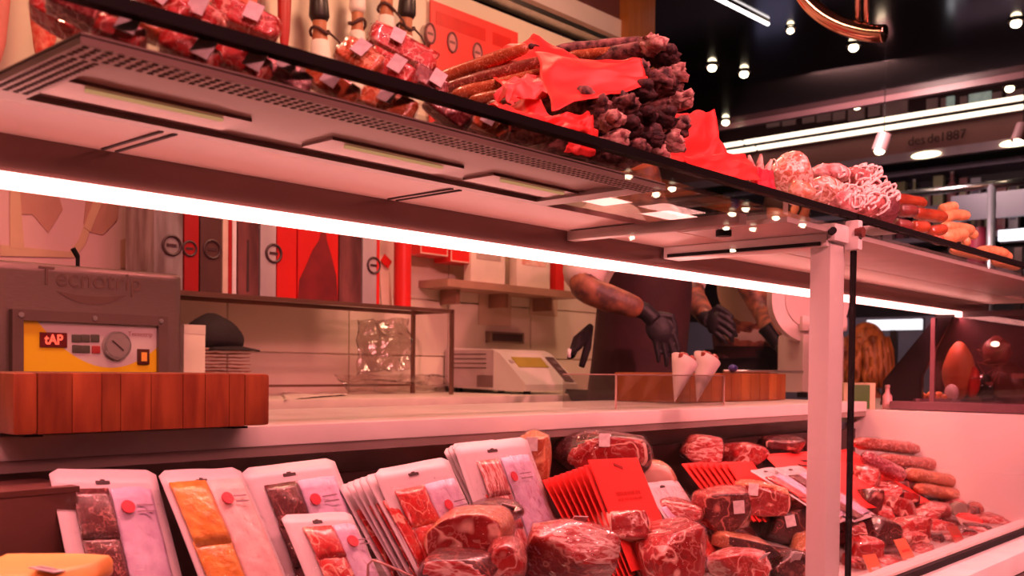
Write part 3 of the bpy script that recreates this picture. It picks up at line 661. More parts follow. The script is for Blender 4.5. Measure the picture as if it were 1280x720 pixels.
def chunk(name, label, cat, x, y, w, h, Y, depth, yaw=0, tilt=0, roll=0, outer=None, face=None, fatring=True, rnd=.6, seed=1, amp=.08, cuts=((1, -.72),), wrap=False, tagpos=None, grp=None, taper=0, tagsize=.02, n=9, facets=5):
    """a lump centred on pixel x,y at depth plane Y, w x h pixels, its cut face turned to the customers"""
    c = at(x, y, Y=Y); k = mpp(c); dims = (w*k, depth, h*k)
    R = Euler((tilt, roll, FACE+yaw)).to_matrix()
    o = thing(name, label, cat, c - V((0, 0, 0)), R, grp)
    bm = meatbody(dims, rnd, seed, amp, cuts, n, taper, facets)
    bmesh.ops.recalc_face_normals(bm, faces=bm.faces)
    bm.normal_update()
    mats = [outer or rind_r, face or lean2, fat_m]
    for f in bm.faces:
        q = f.calc_center_median(); nn = f.normal
        for ax, lim in cuts:
            if abs(q[ax] - lim*dims[ax]/2) < .045*dims[ax] and nn[ax]*lim > .6*abs(lim):
                oth = [i for i in range(3) if i != ax]
                e = max(abs(q[oth[0]])/(dims[oth[0]]/2), abs(q[oth[1]])/(dims[oth[1]]/2))
                f.material_index = 2 if (fatring and e > .74) else 1
    # price tag position
    tv = None
    if tagpos is not None:
        d = V(tagpos).normalized(); tv = max(bm.verts, key=lambda v: (V((v.co.x/dims[0], v.co.y/dims[1], v.co.z/dims[2]))).normalized().dot(d)); tco, tno = tv.co.copy(), tv.normal.copy()
    if tv is not None and depth < .03: tno = V((0, -1, 0)); tco = V((tco.x, -depth*.56, tco.z))
    me = bpy.data.meshes.new('meat'); bm.to_mesh(me); bm.free()
    for m in mats: me.materials.append(m)
    me.polygons.foreach_set('use_smooth', [True]*len(me.polygons))
    b_ = bpy.data.objects.new('meat', me); COL.objects.link(b_); b_.parent = o
    if wrap:
        bm = meatbody(tuple(q*1.045 for q in dims), rnd, seed, amp, cuts, n, taper, facets)
        for v in bm.verts: v.co *= 1 + .03*max(0, nz(v.co, 60, seed+3))
        wo = B(); wo.bm.free(); wo.bm = bm; wo.done('plastic_wrap', wrap_film, o, True)
    if tv is not None:
        tn = tno; side = tn.cross(V((0, 0, 1)) if abs(tn.z) < .9 else V((0, 1, 0))).normalized(); upv = side.cross(tn).normalized()
        Rm = Matrix((side, upv, tn)).transposed()
        t = bx('price_label', (0, 0, 0), (tagsize, tagsize*1.2, .0012), label_white, o); t.rotation_euler = Rm.to_euler(); t.location = tco*1.05 + tn*.001
        bcd = B()
        for i in range(5): bcd.box((0, -.003+i*.0022, .0010), (tagsize*.7, .0008, .0006))
        s_ = bcd.done('label_print', M('label grey print', (.45, .38, .40), .6), t); s_['kind'] = 'stuff'
    return o
def frame3(tl, tr, bl):
    ex = (tr-tl); w_ = ex.length; ex.normalize(); dn = (bl-tl); dn = (dn - ex*dn.dot(ex)); h_ = dn.length; dn.normalize()
    nn = dn.cross(ex)      # out of the front
    return Matrix((ex, -nn, -dn)).transposed(), w_, h_
card_w = M('pack card', (.70, .60, .64), .35, noise=5, col2=(.64, .53, .58)); lilac = M('lilac paper', (.70, .54, .72), .45, noise=60, col2=(.56, .38, .56), bump=(70, .4))
pk_pink = M('pink paper', (.84, .56, .54), .45, noise=60, col2=(.74, .44, .44), bump=(70, .4))
def pack(label, TL, TR, BLp, Ys, h=.24, left=(.06, .40), right=(.44, .90), lm=None, rm=None, top=.17, nslice=4, seed=1, stack=0, grp='sliced meat packs standing at the left', oval=(.55, .25), filmy=True, bottom=.95):
    tl, tr, bl = at(*TL, Y=Ys[0]), at(*TR, Y=Ys[1]), at(*BLp, Y=Ys[2])
    R, w_, _ = frame3(tl, tr, bl)
    o = thing('sliced_meat_pack', label, 'meat pack', tl, R, grp)
    bend = random.uniform(-.006, .006)
    def surf(u, v, off=0): return V((u*w_, -off + bend*sin(pi*v) + .003*sin(pi*u)*nz((u*2, v*2, seed), 1), -v*h))
    # backing card with rounded top corners
    B().grid(13, 15, lambda u, v: surf(u, max(v, .025*max(0, 1-min(u, 1-u)*14)**2))).done('backing_card', card_w, o, True, .0016)
    bh = B(); bh.box(surf(.46, .065, .0012), (w_*.13, .0012, .004)); bh.box(surf(.46, .058, .0012), (w_*.04, .0012, .004)); bh.bm.verts.ensure_lookup_table(); hl = bh.done('hang_hole', ink, o)
    sl_h = (bottom-top)/nslice
    for i in range(nslice):
        v0 = top + i*sl_h
        B().grid(9, 7, lambda a, c, v0=v0, i=i: surf(left[0]+(left[1]-left[0])*a + .008*nz((a*3, c*3, seed+i), 1), v0+sl_h*1.08*c, .0035+.0035*sin(pi*a)*sin(pi*min(1, c*1.05)) + .0012*nz((a*6, c*6, seed+i*3), 1) + .0022*c)).done('meat_slice', lm or lean2, o, True, .0022)
    pp = B().grid(12, 16, lambda a, c: surf(right[0]+(right[1]-right[0])*a, top+(bottom-top)*c, .003+.004*sin(pi*a)+.0028*nz((a*4, c*6, seed+8), 1))).done('paper_panel', rm or lilac, o, True, .001)
    if oval:
        q = surf(oval[0], oval[1]+.03, .0105)
        B().cyl(q+V((0, .001, 0)), q+V((0, -.0006, 0)), .008, n=18).done('brand_oval', M('brand red', (.70, .05, .08), .45), o).scale = (1, 1, 1)
        bl_ = B()
        for i in range(2): bl_.box(surf(oval[0]+.17, oval[1]+.02+.03*i, .0102), (w_*.16, .0006, .0016))
        bl_.done('print_line', M('print grey', (.35, .20, .26), .6), o)['kind'] = 'stuff'
    if filmy: B().grid(14, 18, lambda u, v: surf(.03+.94*u, .12+.86*v, .009+.005*sin(pi*u)+.003*nz((u*5, v*6, seed+4), 1))).done('film', film, o, True)
    return o
PK = 'sliced meat packs standing at the left'
dkslice = meat('dark salami slices', (.085, .006, .008), (.46, .16, .14), .02, 26, fatamt=.68)
chz = M('amber slices', (.80, .36, .06), .35, coat=.5, noise=70, col2=(.62, .20, .03), bump=(90, .5)); redslice = meat('bright red slices', (.55, .014, .014), (.82, .40, .30), .03, 14, fatamt=.66)
pack('white pack of dark salami slices seen almost edge-on at the left end', (37, 607), (66, 600), (62, 690), (1.13, 1.145, 1.10), lm=dkslice, rm=card_w, seed=2, oval=None)
pack('large pack with dark salami slices and lilac paper, leftmost front facing pack', (60, 586), (193, 588), (92, 718), (1.10, 1.10, 1.03), lm=dkslice, left=(.15, .48), right=(.50, .90), top=.10, seed=3, oval=(.60, .17), h=.27)
pack('pack with amber slices and pink paper with a red dot', (196, 589), (298, 584), (236, 720), (1.08, 1.09, 1.0), lm=chz, left=(.06, .48), right=(.50, .95), rm=pk_pink, top=.07, seed=4, oval=(.62, .15), h=.27, nslice=3)
pack('pack with dark slices leaning behind the low bright red pack', (300, 586), (416, 572), (345, 720), (1.10, 1.10, 1.03), lm=dkslice, left=(.16, .48), right=(.50, .92), top=.11, seed=5, oval=(.58, .20), h=.26)
pack('low pack of bright red slices in front of the dark slice pack', (350, 644), (437, 640), (400, 712), (1.00, 1.0, .95), lm=redslice, left=(.20, .60), right=(.62, .96), top=.11, seed=6, oval=(.75, .22), h=.20)
for i in range(5):
    dx = 8*i
    pack('white edge-on pack in the row behind the low red pack, %s from left' % ('first', 'second', 'third', 'fourth', 'fifth')[i], (423+dx, 607-3*i), (470+dx, 596-3*i), (462+dx, 705), (1.07-.012*i, 1.10-.012*i, 1.0-.012*i), lm=redslice, seed=10+i, oval=None, nslice=2, filmy=False)
pack('pack with four dark red slices and lilac paper at the middle left', (466, 588), (558, 571), (520, 716), (1.02, 1.045, .95), lm=redslice, left=(.13, .50), right=(.52, .95), top=.14, seed=20, oval=(.66, .26), h=.25)
for i in range(3):
    pack('white pack in the trio of edge-on packs left of the tallest pack, %s' % ('rear', 'middle', 'front')[i], (553+5*i, 561-3*i), (610+5*i, 553-2*i), (590+5*i, 668), (1.10-.01*i, 1.12-.01*i, 1.03-.01*i), lm=redslice, seed=30+i, oval=None, nslice=2, filmy=False)
pack('tallest white pack with streaky dark red slices and lilac paper, beside the red cards', (566, 556), (657, 546), (622, 690), (1.06, 1.085, .99), lm=meat('streaky slices', (.42, .03, .035), (.80, .45, .42), .09, 22, stretch=(2, 1, .6)), left=(.20, .48), right=(.52, .92), top=.12, seed=40, oval=(.56, .22), h=.26)
pack('small white pack right of the big red card', (803, 604), (846, 600), (826, 660), (1.03, 1.05, .97), lm=redslice, seed=44, oval=None, h=.18, nslice=2, left=(.4, .9), right=(.05, .38), top=.3)
pack('white pack lying back among the meat left of the post, left one', (936, 588), (966, 584), (985, 622), (1.02, 1.05, .93), lm=redslice, seed=45, oval=None, h=.2, nslice=2)
pack('white pack lying back among the meat left of the post, right one', (966, 585), (1000, 582), (1030, 622), (1.02, 1.06, .93), lm=dkslice, seed=46, oval=None, h=.2, nslice=2)

# ---- red cards
card_r = M('red card stock', (.86, .045, .035), .5, noise=10, col2=(.80, .035, .03))
def rcard(label, TL, TR, BLp, Ys, h, grp=None, hole=True, words=None):
    tl, tr, bl = at(*TL, Y=Ys[0]), at(*TR, Y=Ys[1]), at(*BLp, Y=Ys[2]); R, w_, _ = frame3(tl, tr, bl)
    o = thing('red_card', label, 'card', tl, R, grp)
    B().box((w_/2, 0, -h/2), (w_, .0025, h), None, .001).done('card_sheet', card_r, o)
    if hole: bx('hang_hole', (w_*.52, -.0016, -.014), (w_*.16, .0012, .005), M('hole red shade', (.35, .01, .01), .6), o, rot=(0, .3, 0))
    if words:      # two rows of small print, too blurred in the photograph to read
        rw = random.Random(6); pb = B()
        for row in range(2):
            u = w_*.28
            while u < w_*.78:
                lw_ = rw.uniform(.003, .0055); pb.box((u, -.0016, -h*.33-row*.010), (lw_, .0006, .0065 if row == 0 else .0045)); u += lw_+.0018
        pb.done('faint_print', M('dark red print', (.55, .015, .012), .5), o)['kind'] = 'stuff'
    return o
for i in range(8):
    rcard('thin red card fanned left of the big red card, %s from left' % ('first', 'second', 'third', 'fourth', 'fifth', 'sixth', 'seventh', 'eighth')[i],
          (678+7.4*i, 600-2.6*i), (700+7.4*i, 597-2.6*i), (706+7.4*i, 664), (1.04-.008*i, 1.09-.008*i, .985-.008*i), .19, 'red cards in a fan', hole=False)
rcard('big red card with faint print standing in front of the fan of red cards', (735, 575), (796, 572), (758, 652), (.99, 1.005, .94), .19, words=True)
for i in range(8):
    rcard('red card in the second fan behind the meat loaf, %s from left' % ('first', 'second', 'third', 'fourth', 'fifth', 'sixth', 'seventh', 'eighth')[i],
          (852+8*i, 580), (884+8*i, 577), (868+7*i, 612), (1.08-.004*i, 1.13-.004*i, 1.03-.004*i), .14, 'red cards in the second fan', hole=False)

# ---- left corner: dark box, orange cheese
a = at(0, 700, Y=1.10)
o = thing('brown_box', 'dark brown box at the far left of the case behind the cheese', 'box', (at(12, 660, Y=1.16).x-.03, 1.12, deckz(1.12)))
bx('box_body', (0, 0, .09), (.13, .10, .18), M('brown card', (.15, .055, .045), .5), o, .003); bx('lid', (0, 0, .182), (.134, .104, .006), M('brown card', (.15, .055, .045)), o)
o = chunk('cheese_wedge', 'orange yellow cheese wedge at the bottom left corner of the case', 'cheese', 40, 722, 190, 44, .92, .14, outer=M('cheese orange', (.92, .46, .10), .4, noise=9, col2=(.85, .38, .07)), face=M('cheese paste', (.95, .55, .16), .45, noise=14), fatring=False, rnd=.35, seed=3, amp=.04, cuts=((1, -.8), (2, .8)), tagpos=(.35, -.4, .8), tagsize=.022)

# ---- meat, back row
chunk('wrapped_ham_piece', 'amber wrapped ham piece with white label behind the tall white pack', 'meat', 668, 572, 48, 74, 1.13, .08, outer=rind_o, face=meat('amber face', (.45, .10, .04), (.78, .40, .22), .05, 8), wrap=True, seed=11, tagpos=(-.2, -1, .6), rnd=.4)
chunk('wrapped_ham_piece', 'large dark wrapped ham half behind the big red card', 'meat', 752, 570, 130, 66, 1.13, .14, outer=rind_d, face=lean2, wrap=True, seed=12, tagpos=(.0, -.8, .75), rnd=.75, amp=.06)
chunk('wrapped_ham_piece', 'pale fat covered ham end right of the large dark ham half', 'meat', 812, 596, 66, 46, 1.10, .1, outer=rind_o, face=fat_m, seed=13, rnd=.85, wrap=True)
chunk('wrapped_ham_piece', 'pale wrapped pork piece behind the second fan of red cards, left one', 'meat', 876, 562, 62, 40, 1.14, .1, outer=rind_r, face=lean3, seed=14, wrap=True, rnd=.6)
chunk('wrapped_ham_piece', 'glossy red wrapped pork piece behind the second fan of red cards, right one', 'meat', 930, 568, 66, 34, 1.14, .1, outer=rind_r, face=lean1, seed=15, wrap=True, rnd=.6)
chunk('wrapped_ham_piece', 'dark wrapped cured piece at the back under the worktop left of the post', 'meat', 978, 556, 60, 26, 1.15, .1, outer=rind_d, face=lean4, seed=16, wrap=True, rnd=.7)
chunk('wrapped_ham_piece', 'bright plastic wrapped piece at the back right beside the post', 'meat', 1022, 558, 40, 26, 1.14, .1, outer=rind_r, face=lean3, seed=17, wrap=True, rnd=.7)
# ---- meat, middle and front
chunk('wrapped_sausage_end', 'dark brown cured sausage end with white label lying on the cut ham', 'meat', 618, 638, 74, 30, .99, .12, outer=rind_d, face=lean4, seed=18, tagpos=(.45, -.6, .55), rnd=.9, amp=.03, wrap=True, cuts=((1, -.85),))
chunk('ham_cut', 'boneless ham cut with fat seam in front of the white packs', 'meat', 590, 668, 122, 78, .93, .13, roll=-.12, outer=rind_o, face=lean2, seed=19, rnd=.55, amp=.07, wrap=True, yaw=-.15)
chunk('ham_cut', 'big marbled block of ham at the bottom centre', 'meat', 708, 692, 138, 82, .86, .16, roll=.05, tilt=-.5, outer=rind_r, face=lean3, seed=21, rnd=.35, amp=.06, cuts=((1, -.8), (2, .8)), wrap=True, tagpos=(.25, -.3, .9), yaw=.2)
chunk('ham_cut', 'round fatty ham end left of the big marbled block', 'meat', 634, 700, 54, 60, .85, .12, outer=rind_r, face=lean1, seed=22, rnd=.8, wrap=True)
chunk('ham_cut', 'dark lean piece under the cut ham at the bottom centre left', 'meat', 574, 708, 110, 40, .87, .12, outer=rind_d, face=lean3, seed=23, rnd=.7, wrap=True)
chunk('ham_cut', 'pale topped ham block right below the big red card', 'meat', 776, 660, 78, 46, .95, .12, tilt=-.3, outer=fat_m, face=lean2, seed=24, rnd=.4, amp=.06, cuts=((1, -.75), (2, .8)), wrap=True)
chunk('ham_cut', 'deep red angular ham block at the bottom right of centre', 'meat', 836, 690, 104, 84, .88, .15, roll=-.18, yaw=.25, outer=lean1, face=lean2, seed=25, rnd=.25, amp=.07, cuts=((1, -.8), (2, .75), (0, -.8)), wrap=True)
chunk('ham_cut', 'reddish fat topped piece between the small white pack and the dark ham end', 'meat', 846, 640, 70, 36, 1.0, .1, roll=.2, outer=rind_r, face=lean3, seed=26, rnd=.6, wrap=True)
chunk('ham_end', 'dark ham end with two muscles and a white label', 'meat', 898, 637, 88, 62, .96, .12, roll=-.1, outer=rind_r, face=lean4, seed=27, rnd=.55, amp=.08, wrap=True, tagpos=(.4, -1, .2), yaw=.1)
chunk('meat_loaf', 'amber red loaf of cured loin with white label behind the dark ham end', 'meat', 948, 622, 84, 48, 1.0, .13, roll=.08, outer=rind_o, face=rind_r, seed=28, rnd=.6, amp=.06, wrap=True, tagpos=(-.35, -.8, .5))
chunk('wrapped_ham_piece', 'dark wrapped piece with white label left of the post', 'meat', 990, 655, 84, 56, .95, .12, roll=-.25, outer=rind_d, face=rind_d, seed=29, rnd=.6, wrap=True, tagpos=(-.3, -.9, .45), amp=.1)
chunk('wrapped_ham_piece', 'pale fatty wrapped piece beside the post above the dark one', 'meat', 1006, 622, 56, 30, 1.0, .1, roll=-.15, outer=fat_m, face=rind_o, seed=31, rnd=.6, wrap=True)
chunk('ham_cut', 'long pale edged slab below the dark ham end', 'meat', 934, 684, 96, 32, .90, .1, roll=.22, outer=rind_o, face=rind_d, seed=32, rnd=.6, wrap=True)
chunk('ham_cut', 'red bony pork piece at the bottom, between the angular block and the post', 'meat', 924, 706, 84, 46, .84, .12, outer=lean3, face=lean1, seed=33, rnd=.6, amp=.12, wrap=True, tagpos=(.5, -.5, .5))
chunk('ham_cut', 'dark red piece with white label at the foot of the post', 'meat', 985, 706, 56, 42, .84, .1, outer=rind_d, face=lean4, seed=34, rnd=.5, wrap=True, tagpos=(.2, -.8, .6))
chunk('wrapped_ham_piece', 'amber streaked wrapped piece beside the lower post', 'meat', 1010, 688, 46, 50, .90, .1, outer=rind_o, face=lean3, seed=35, rnd=.6, wrap=True, roll=.2)
# lower layer that carries the pile
for i, (x, y, w_, h_, Y) in enumerate(((600, 735, 110, 60, .90), (700, 750, 120, 60, .92), (790, 725, 100, 60, .95), (880, 720, 100, 60, .95), (960, 706, 90, 50, .96), (905, 672, 90, 50, 1.03), (800, 645, 80, 60, 1.07), (960, 646, 90, 40, 1.06), (1030, 640, 60, 50, 1.05), (1040, 690, 60, 60, .92))):
    chunk('wrapped_ham_piece', ('dark wrapped piece buried in the lower layer, ' + ('first', 'second', 'third', 'fourth', 'fifth', 'sixth', 'seventh', 'eighth', 'ninth', 'tenth')[i] + ' from the left'), 'meat', x, y, w_, h_, Y, .11, outer=rind_d, face=lean4, seed=50+i, rnd=.7, n=5)

# ---- right of the post: red tray paper, salamis, wrapped cuts
a = crumple('red_sheet', 'large bright red butcher paper sheet under the sausages right of the post', 'paper', (at(955, 568, Y=1.12), at(1062, 560, Y=1.14), at(1166, 628, Y=.93), at(1030, 640, Y=.92)), red_paper, .004, 6, n=20, seed=5)
o = thing('oval_ring', 'thin dark oval string ring lying on the red paper sheet left of the post', 'string', at(1008, 579, Y=1.07), (0, 0, FACE))
k = mpp(o.location); B().tube([(15*k*cos(2*pi*j/26), 15*k*sin(2*pi*j/26)*.9, .004*sin(2*pi*j/26)) for j in range(26)], .0028, 6, closed=True).done('string', M('string brown', (.10, .02, .02), .6), o, True)
sal_r = meat('salami skin', (.30, .04, .028), (.80, .40, .32), .035, 40, stretch=(.5, 1, 1), fatamt=.64); sal_o = meat('orange salami skin', (.40, .10, .04), (.7, .34, .2), .03, 24, stretch=(.4, 1, 1))
def salami(name, label, x0, y0, x1, y1, r_px, Y0, Y1, mat, seed=0, wrap=True, grp=None, ends=None, bend=.0, cat='sausage', ridge=.06, n=14):
    a, c = at(x0, y0, Y=Y0), at(x1, y1, Y=Y1); L = (c-a).length; k = (mpp(a)+mpp(c))/2; r_ = r_px*k
    ex = (c-a).normalized(); ez = V((0, 0, 1)); ez = (ez-ex*ez.dot(ex)).normalized(); ey = ez.cross(ex); R = Matrix((ex, ey, ez)).transposed()
    o = thing(name, label, cat, (a+c)/2, R, grp)
    def prof(t): return r_*max(.05, (1-abs(2*t-1)**7)**.5)*(1+ridge*nz((t*4, seed, 0), 1))
    pts = [V((L*(t-.5), bend*L*sin(pi*t)*.3 + .15*r_*nz((t*3, seed, 3), 1), bend*L*sin(pi*t)*.2)) for t in [i/19 for i in range(20)]]
    def skin(s_, off): 
        bb = B(); bb.tube(pts, [prof(i/19)*s_ for i in range(20)], n)
        for v in bb.bm.verts: v.co += v.co.normalized()*0 + V((0, 1, 1))*off*nz(v.co, 45, seed)
        return bb
    skin(1, r_*.10).done('sausage_skin', mat, o, True)
    for sx in (-1, 1):
        if ends: B().ball((sx*L*.5, 0, 0), (r_*.5, r_*.45, r_*.45), u=8, v=6).tube([(sx*L*.5, 0, 0), (sx*(L*.5+r_*.6), .3*r_, .1*r_), (sx*(L*.5+r_*1.1), .5*r_, -.2*r_)], [.28*r_, .16*r_, .08*r_], 6).done('tied_end', ends, o, True)
    if wrap: skin(1.10, r_*.45).done('plastic_wrap', wrap_film, o, True)
    return o
SG = 'wrapped salamis stacked at the right end of the case'
salami('salami', 'topmost wrapped salami of the stack at the right end of the case', 1066, 553, 1150, 562, 8, 1.10, 1.02, sal_r, 1, grp=SG)
salami('salami', 'short wrapped salami at the top right of the stack', 1130, 557, 1178, 566, 7, 1.06, .99, sal_r, 2, grp=SG)
salami('salami', 'reddish wrapped salami second from the top of the stack', 1095, 575, 1198, 584, 9, 1.05, .96, sal_r, 3, grp=SG)
salami('salami', 'purplish short salami just above the red paper sheet', 1078, 570, 1130, 596, 10, 1.04, .99, meat('purplish skin', (.30, .03, .05), (.70, .3, .34), .05, 25), 4, grp=SG)
salami('salami', 'long wrapped salami third from the top of the stack', 1130, 592, 1215, 606, 9, 1.0, .91, sal_o, 5, grp=SG)
salami('salami', 'orange brown salami low in the stack above the foil cuts', 1143, 610, 1200, 619, 8, .97, .92, sal_o, 6, grp=SG)
salami('salami', 'wrapped salami at the right of the stack against the end panel', 1205, 608, 1256, 632, 10, .95, .86, sal_r, 7, grp=SG)
salami('salami', 'wrapped salami at the lower right near the sill', 1212, 632, 1262, 648, 8, .88, .81, sal_r, 8, grp=SG)
salami('salami', 'small reddish wrapped salami at the far right corner by the sill', 1240, 642, 1290, 640, 6, .83, .80, sal_r, 9, grp=SG)
rp = random.Random(5)
cuts = [(1086, 626, 30, 40, .95, rind_d, lean4, 'dark bone shaped wrapped cut at the left of the right pile'), (1122, 636, 56, 34, .91, lean2, lean2, 'crinkled wrapped red cut below the red paper sheet'), (1060, 640, 40, 46, .95, lean1, lean3, 'pinkish slab half hidden behind the glass joint'),
        (1164, 640, 50, 26, .89, rind_r, lean3, 'pale wrapped cut left of the grey disc'), (1178, 652, 56, 20, .87, rind_d, lean4, 'flat dark wrapped cut under the grey disc'), (1098, 664, 60, 40, .87, rind_d, rind_d, 'black skinned wrapped cut in front of the glass joint'),
        (1136, 662, 60, 40, .86, lean2, lean1, 'red wrapped cut with bright creases behind the price cards'), (1080, 690, 50, 44, .84, lean1, lean2, 'red cut low beside the glass joint'), (1160, 676, 44, 22, .83, rind_d, lean4, 'small dark wrapped cut behind the middle price card'),
        (1212, 652, 40, 20, .85, red_paper, red_paper, 'bright red wrapped packet right of the grey disc'), (1234, 650, 40, 16, .82, rind_r, lean3, 'small wrapped cut near the right end of the sill'), (1200, 668, 36, 18, .81, rind_d, rind_r, 'small dark cut behind the right price card'),
        (1104, 614, 44, 26, .99, lean2, lean3, 'crinkled red cut on the red sheet near the glass joint'), (1192, 628, 40, 18, .93, rind_r, lean3, 'wrapped pork cut between the orange salami and the grey disc'), (1224, 640, 44, 18, .88, lean2, lean1, 'red wrapped cut right of the grey disc under the salamis'),
        (1168, 658, 44, 22, .86, lean1, lean3, 'bright red wrapped cut left of the grey disc'), (1240, 628, 36, 18, .93, rind_d, lean4, 'dark wrapped cut against the end panel'), (1066, 668, 36, 40, .9, lean3, lean2, 'pale red cut between the post and the glass joint'),
        (1066, 710, 36, 36, .82, rind_r, lean3, 'pork cut low between the post and the glass joint'), (1132, 622, 40, 20, .95, rind_d, lean2, 'dark rimmed red cut lying on the red sheet'),
        (1112, 706, 46, 26, .79, lean1, lean2, 'red wrapped cut at the sill between the two left price cards'), (1150, 690, 40, 20, .795, rind_r, lean3, 'small wrapped pork cut at the sill right of the middle price card'),
        (1186, 676, 40, 18, .80, lean2, lean1, 'small red cut at the sill left of the right price card'), (1222, 662, 40, 16, .80, rind_d, lean3, 'small dark red cut at the sill right of the right price card'), (1252, 654, 36, 14, .795, lean1, lean3, 'thin red wrapped cut at the right end of the sill'),
        (1100, 645, 40, 30, .93, lean3, lean1, 'folded pinkish cut right of the glass joint'), (1140, 676, 40, 26, .83, lean3, lean2, 'pale marbled cut just above the middle price card'),
        (1080, 600, 40, 40, 1.02, rind_r, lean3, 'wrapped pork cut behind the glass joint above the pile'), (1150, 648, 40, 22, .9, lean3, lean3, 'folded pale wrapped cut in the middle of the right pile')]
for i, (x, y, w_, h_, Y, om, fm, lb) in enumerate(cuts):
    chunk('wrapped_cut', lb, 'meat', x, y, w_, h_, Y, .08, yaw=rp.uniform(-.5, .5), roll=rp.uniform(-.25, .25), outer=om, face=fm, seed=70+i, rnd=.5, amp=.16, wrap=True, n=7)
for i, (x, y, w_, h_, Y) in enumerate(((1080, 660, 70, 60, .93), (1140, 650, 70, 50, .93), (1200, 640, 60, 40, .9), (1120, 605, 70, 40, 1.03), (1170, 600, 70, 40, 1.0), (1100, 585, 60, 40, 1.1), (1110, 690, 60, 34, .83))):
    chunk('wrapped_cut', 'dark lower layer wrapped cut %s' % ('below the black skinned cut', 'below the creased red cut', 'below the grey disc', 'under the red sheet', 'under the orange salami', 'at the back under the salamis', 'by the sill behind the left price card')[i], 'meat', x, y+8, w_, h_, Y, .11, outer=rind_d, face=lean4, seed=90+i, rnd=.7, n=5)
c = at(1201, 638, Y=.87); o = thing('grey_disc', 'round grey disc shaped cheese standing among the wrapped cuts at right', 'cheese', c, (0, 0, FACE+.2)); k = mpp(c)
B().cyl((0, 0, 0), (0, .02, 0), 10*k, n=24).done('disc', M('grey rind', (.30, .24, .20), .7, noise=20), o, 40); B().cyl((0, -.001, 0), (0, .0, 0), 7*k, n=20).done('paper_seal', M('grey seal', (.24, .19, .16), .7), o)
pcard = M('orange price card', (.90, .24, .12), .45)
for i, (x0, y0, x1, y1, x2, y2, Y, lb) in enumerate(((1078, 694, 1094, 692, 1096, 722, .765, 'orange price card at the sill nearest the post, with a white strip'), (1117, 675, 1131, 672, 1136, 698, .765, 'orange price card at the sill, middle one'), (1184, 658, 1196, 657, 1186, 680, .765, 'dull red price card at the sill, right one'))):
    tl, tr, bl = at(x0, y0, Y=Y+.012), at(x1, y1, Y=Y+.014), at(x2, y2, Y=Y-.008); R, w_, h_ = frame3(tl, tr, bl)
    o = thing('price_card', lb, 'price card', tl, R); bx('card_sheet', (w_/2, 0, -h_/2), (w_, .0016, h_), pcard if i < 2 else M('dull red card', (.55, .09, .06), .5), o); 
    bx('white_strip' if i == 0 else 'print_strip', (w_/2, -.0012, -h_*.62), (w_*.6, .001, h_*.1), label_white if i == 0 else card_r, o)
# clear acrylic price holder at the very front left of the marbled block
o = thing('acrylic_holder', 'thin clear bent acrylic holder between the white packs and the marbled ham', 'holder', at(490, 712, Y=.88), (0, 0, FACE)); k = mpp(o.location)
B().tube([V((-30*k, 0, -20*k)), V((-30*k, 0, 6*k)), V((-24*k, 0, 12*k)), V((0, -.004, 4*k)), V((44*k, -.01, -14*k))], .0016, 6).done('rim', M('acrylic rim', (.55, .30, .28), .2, .2), o, True)
bx('clear_sheet', (4*k, .002, -14*k), (66*k, .0015, 22*k), acrylic, o)
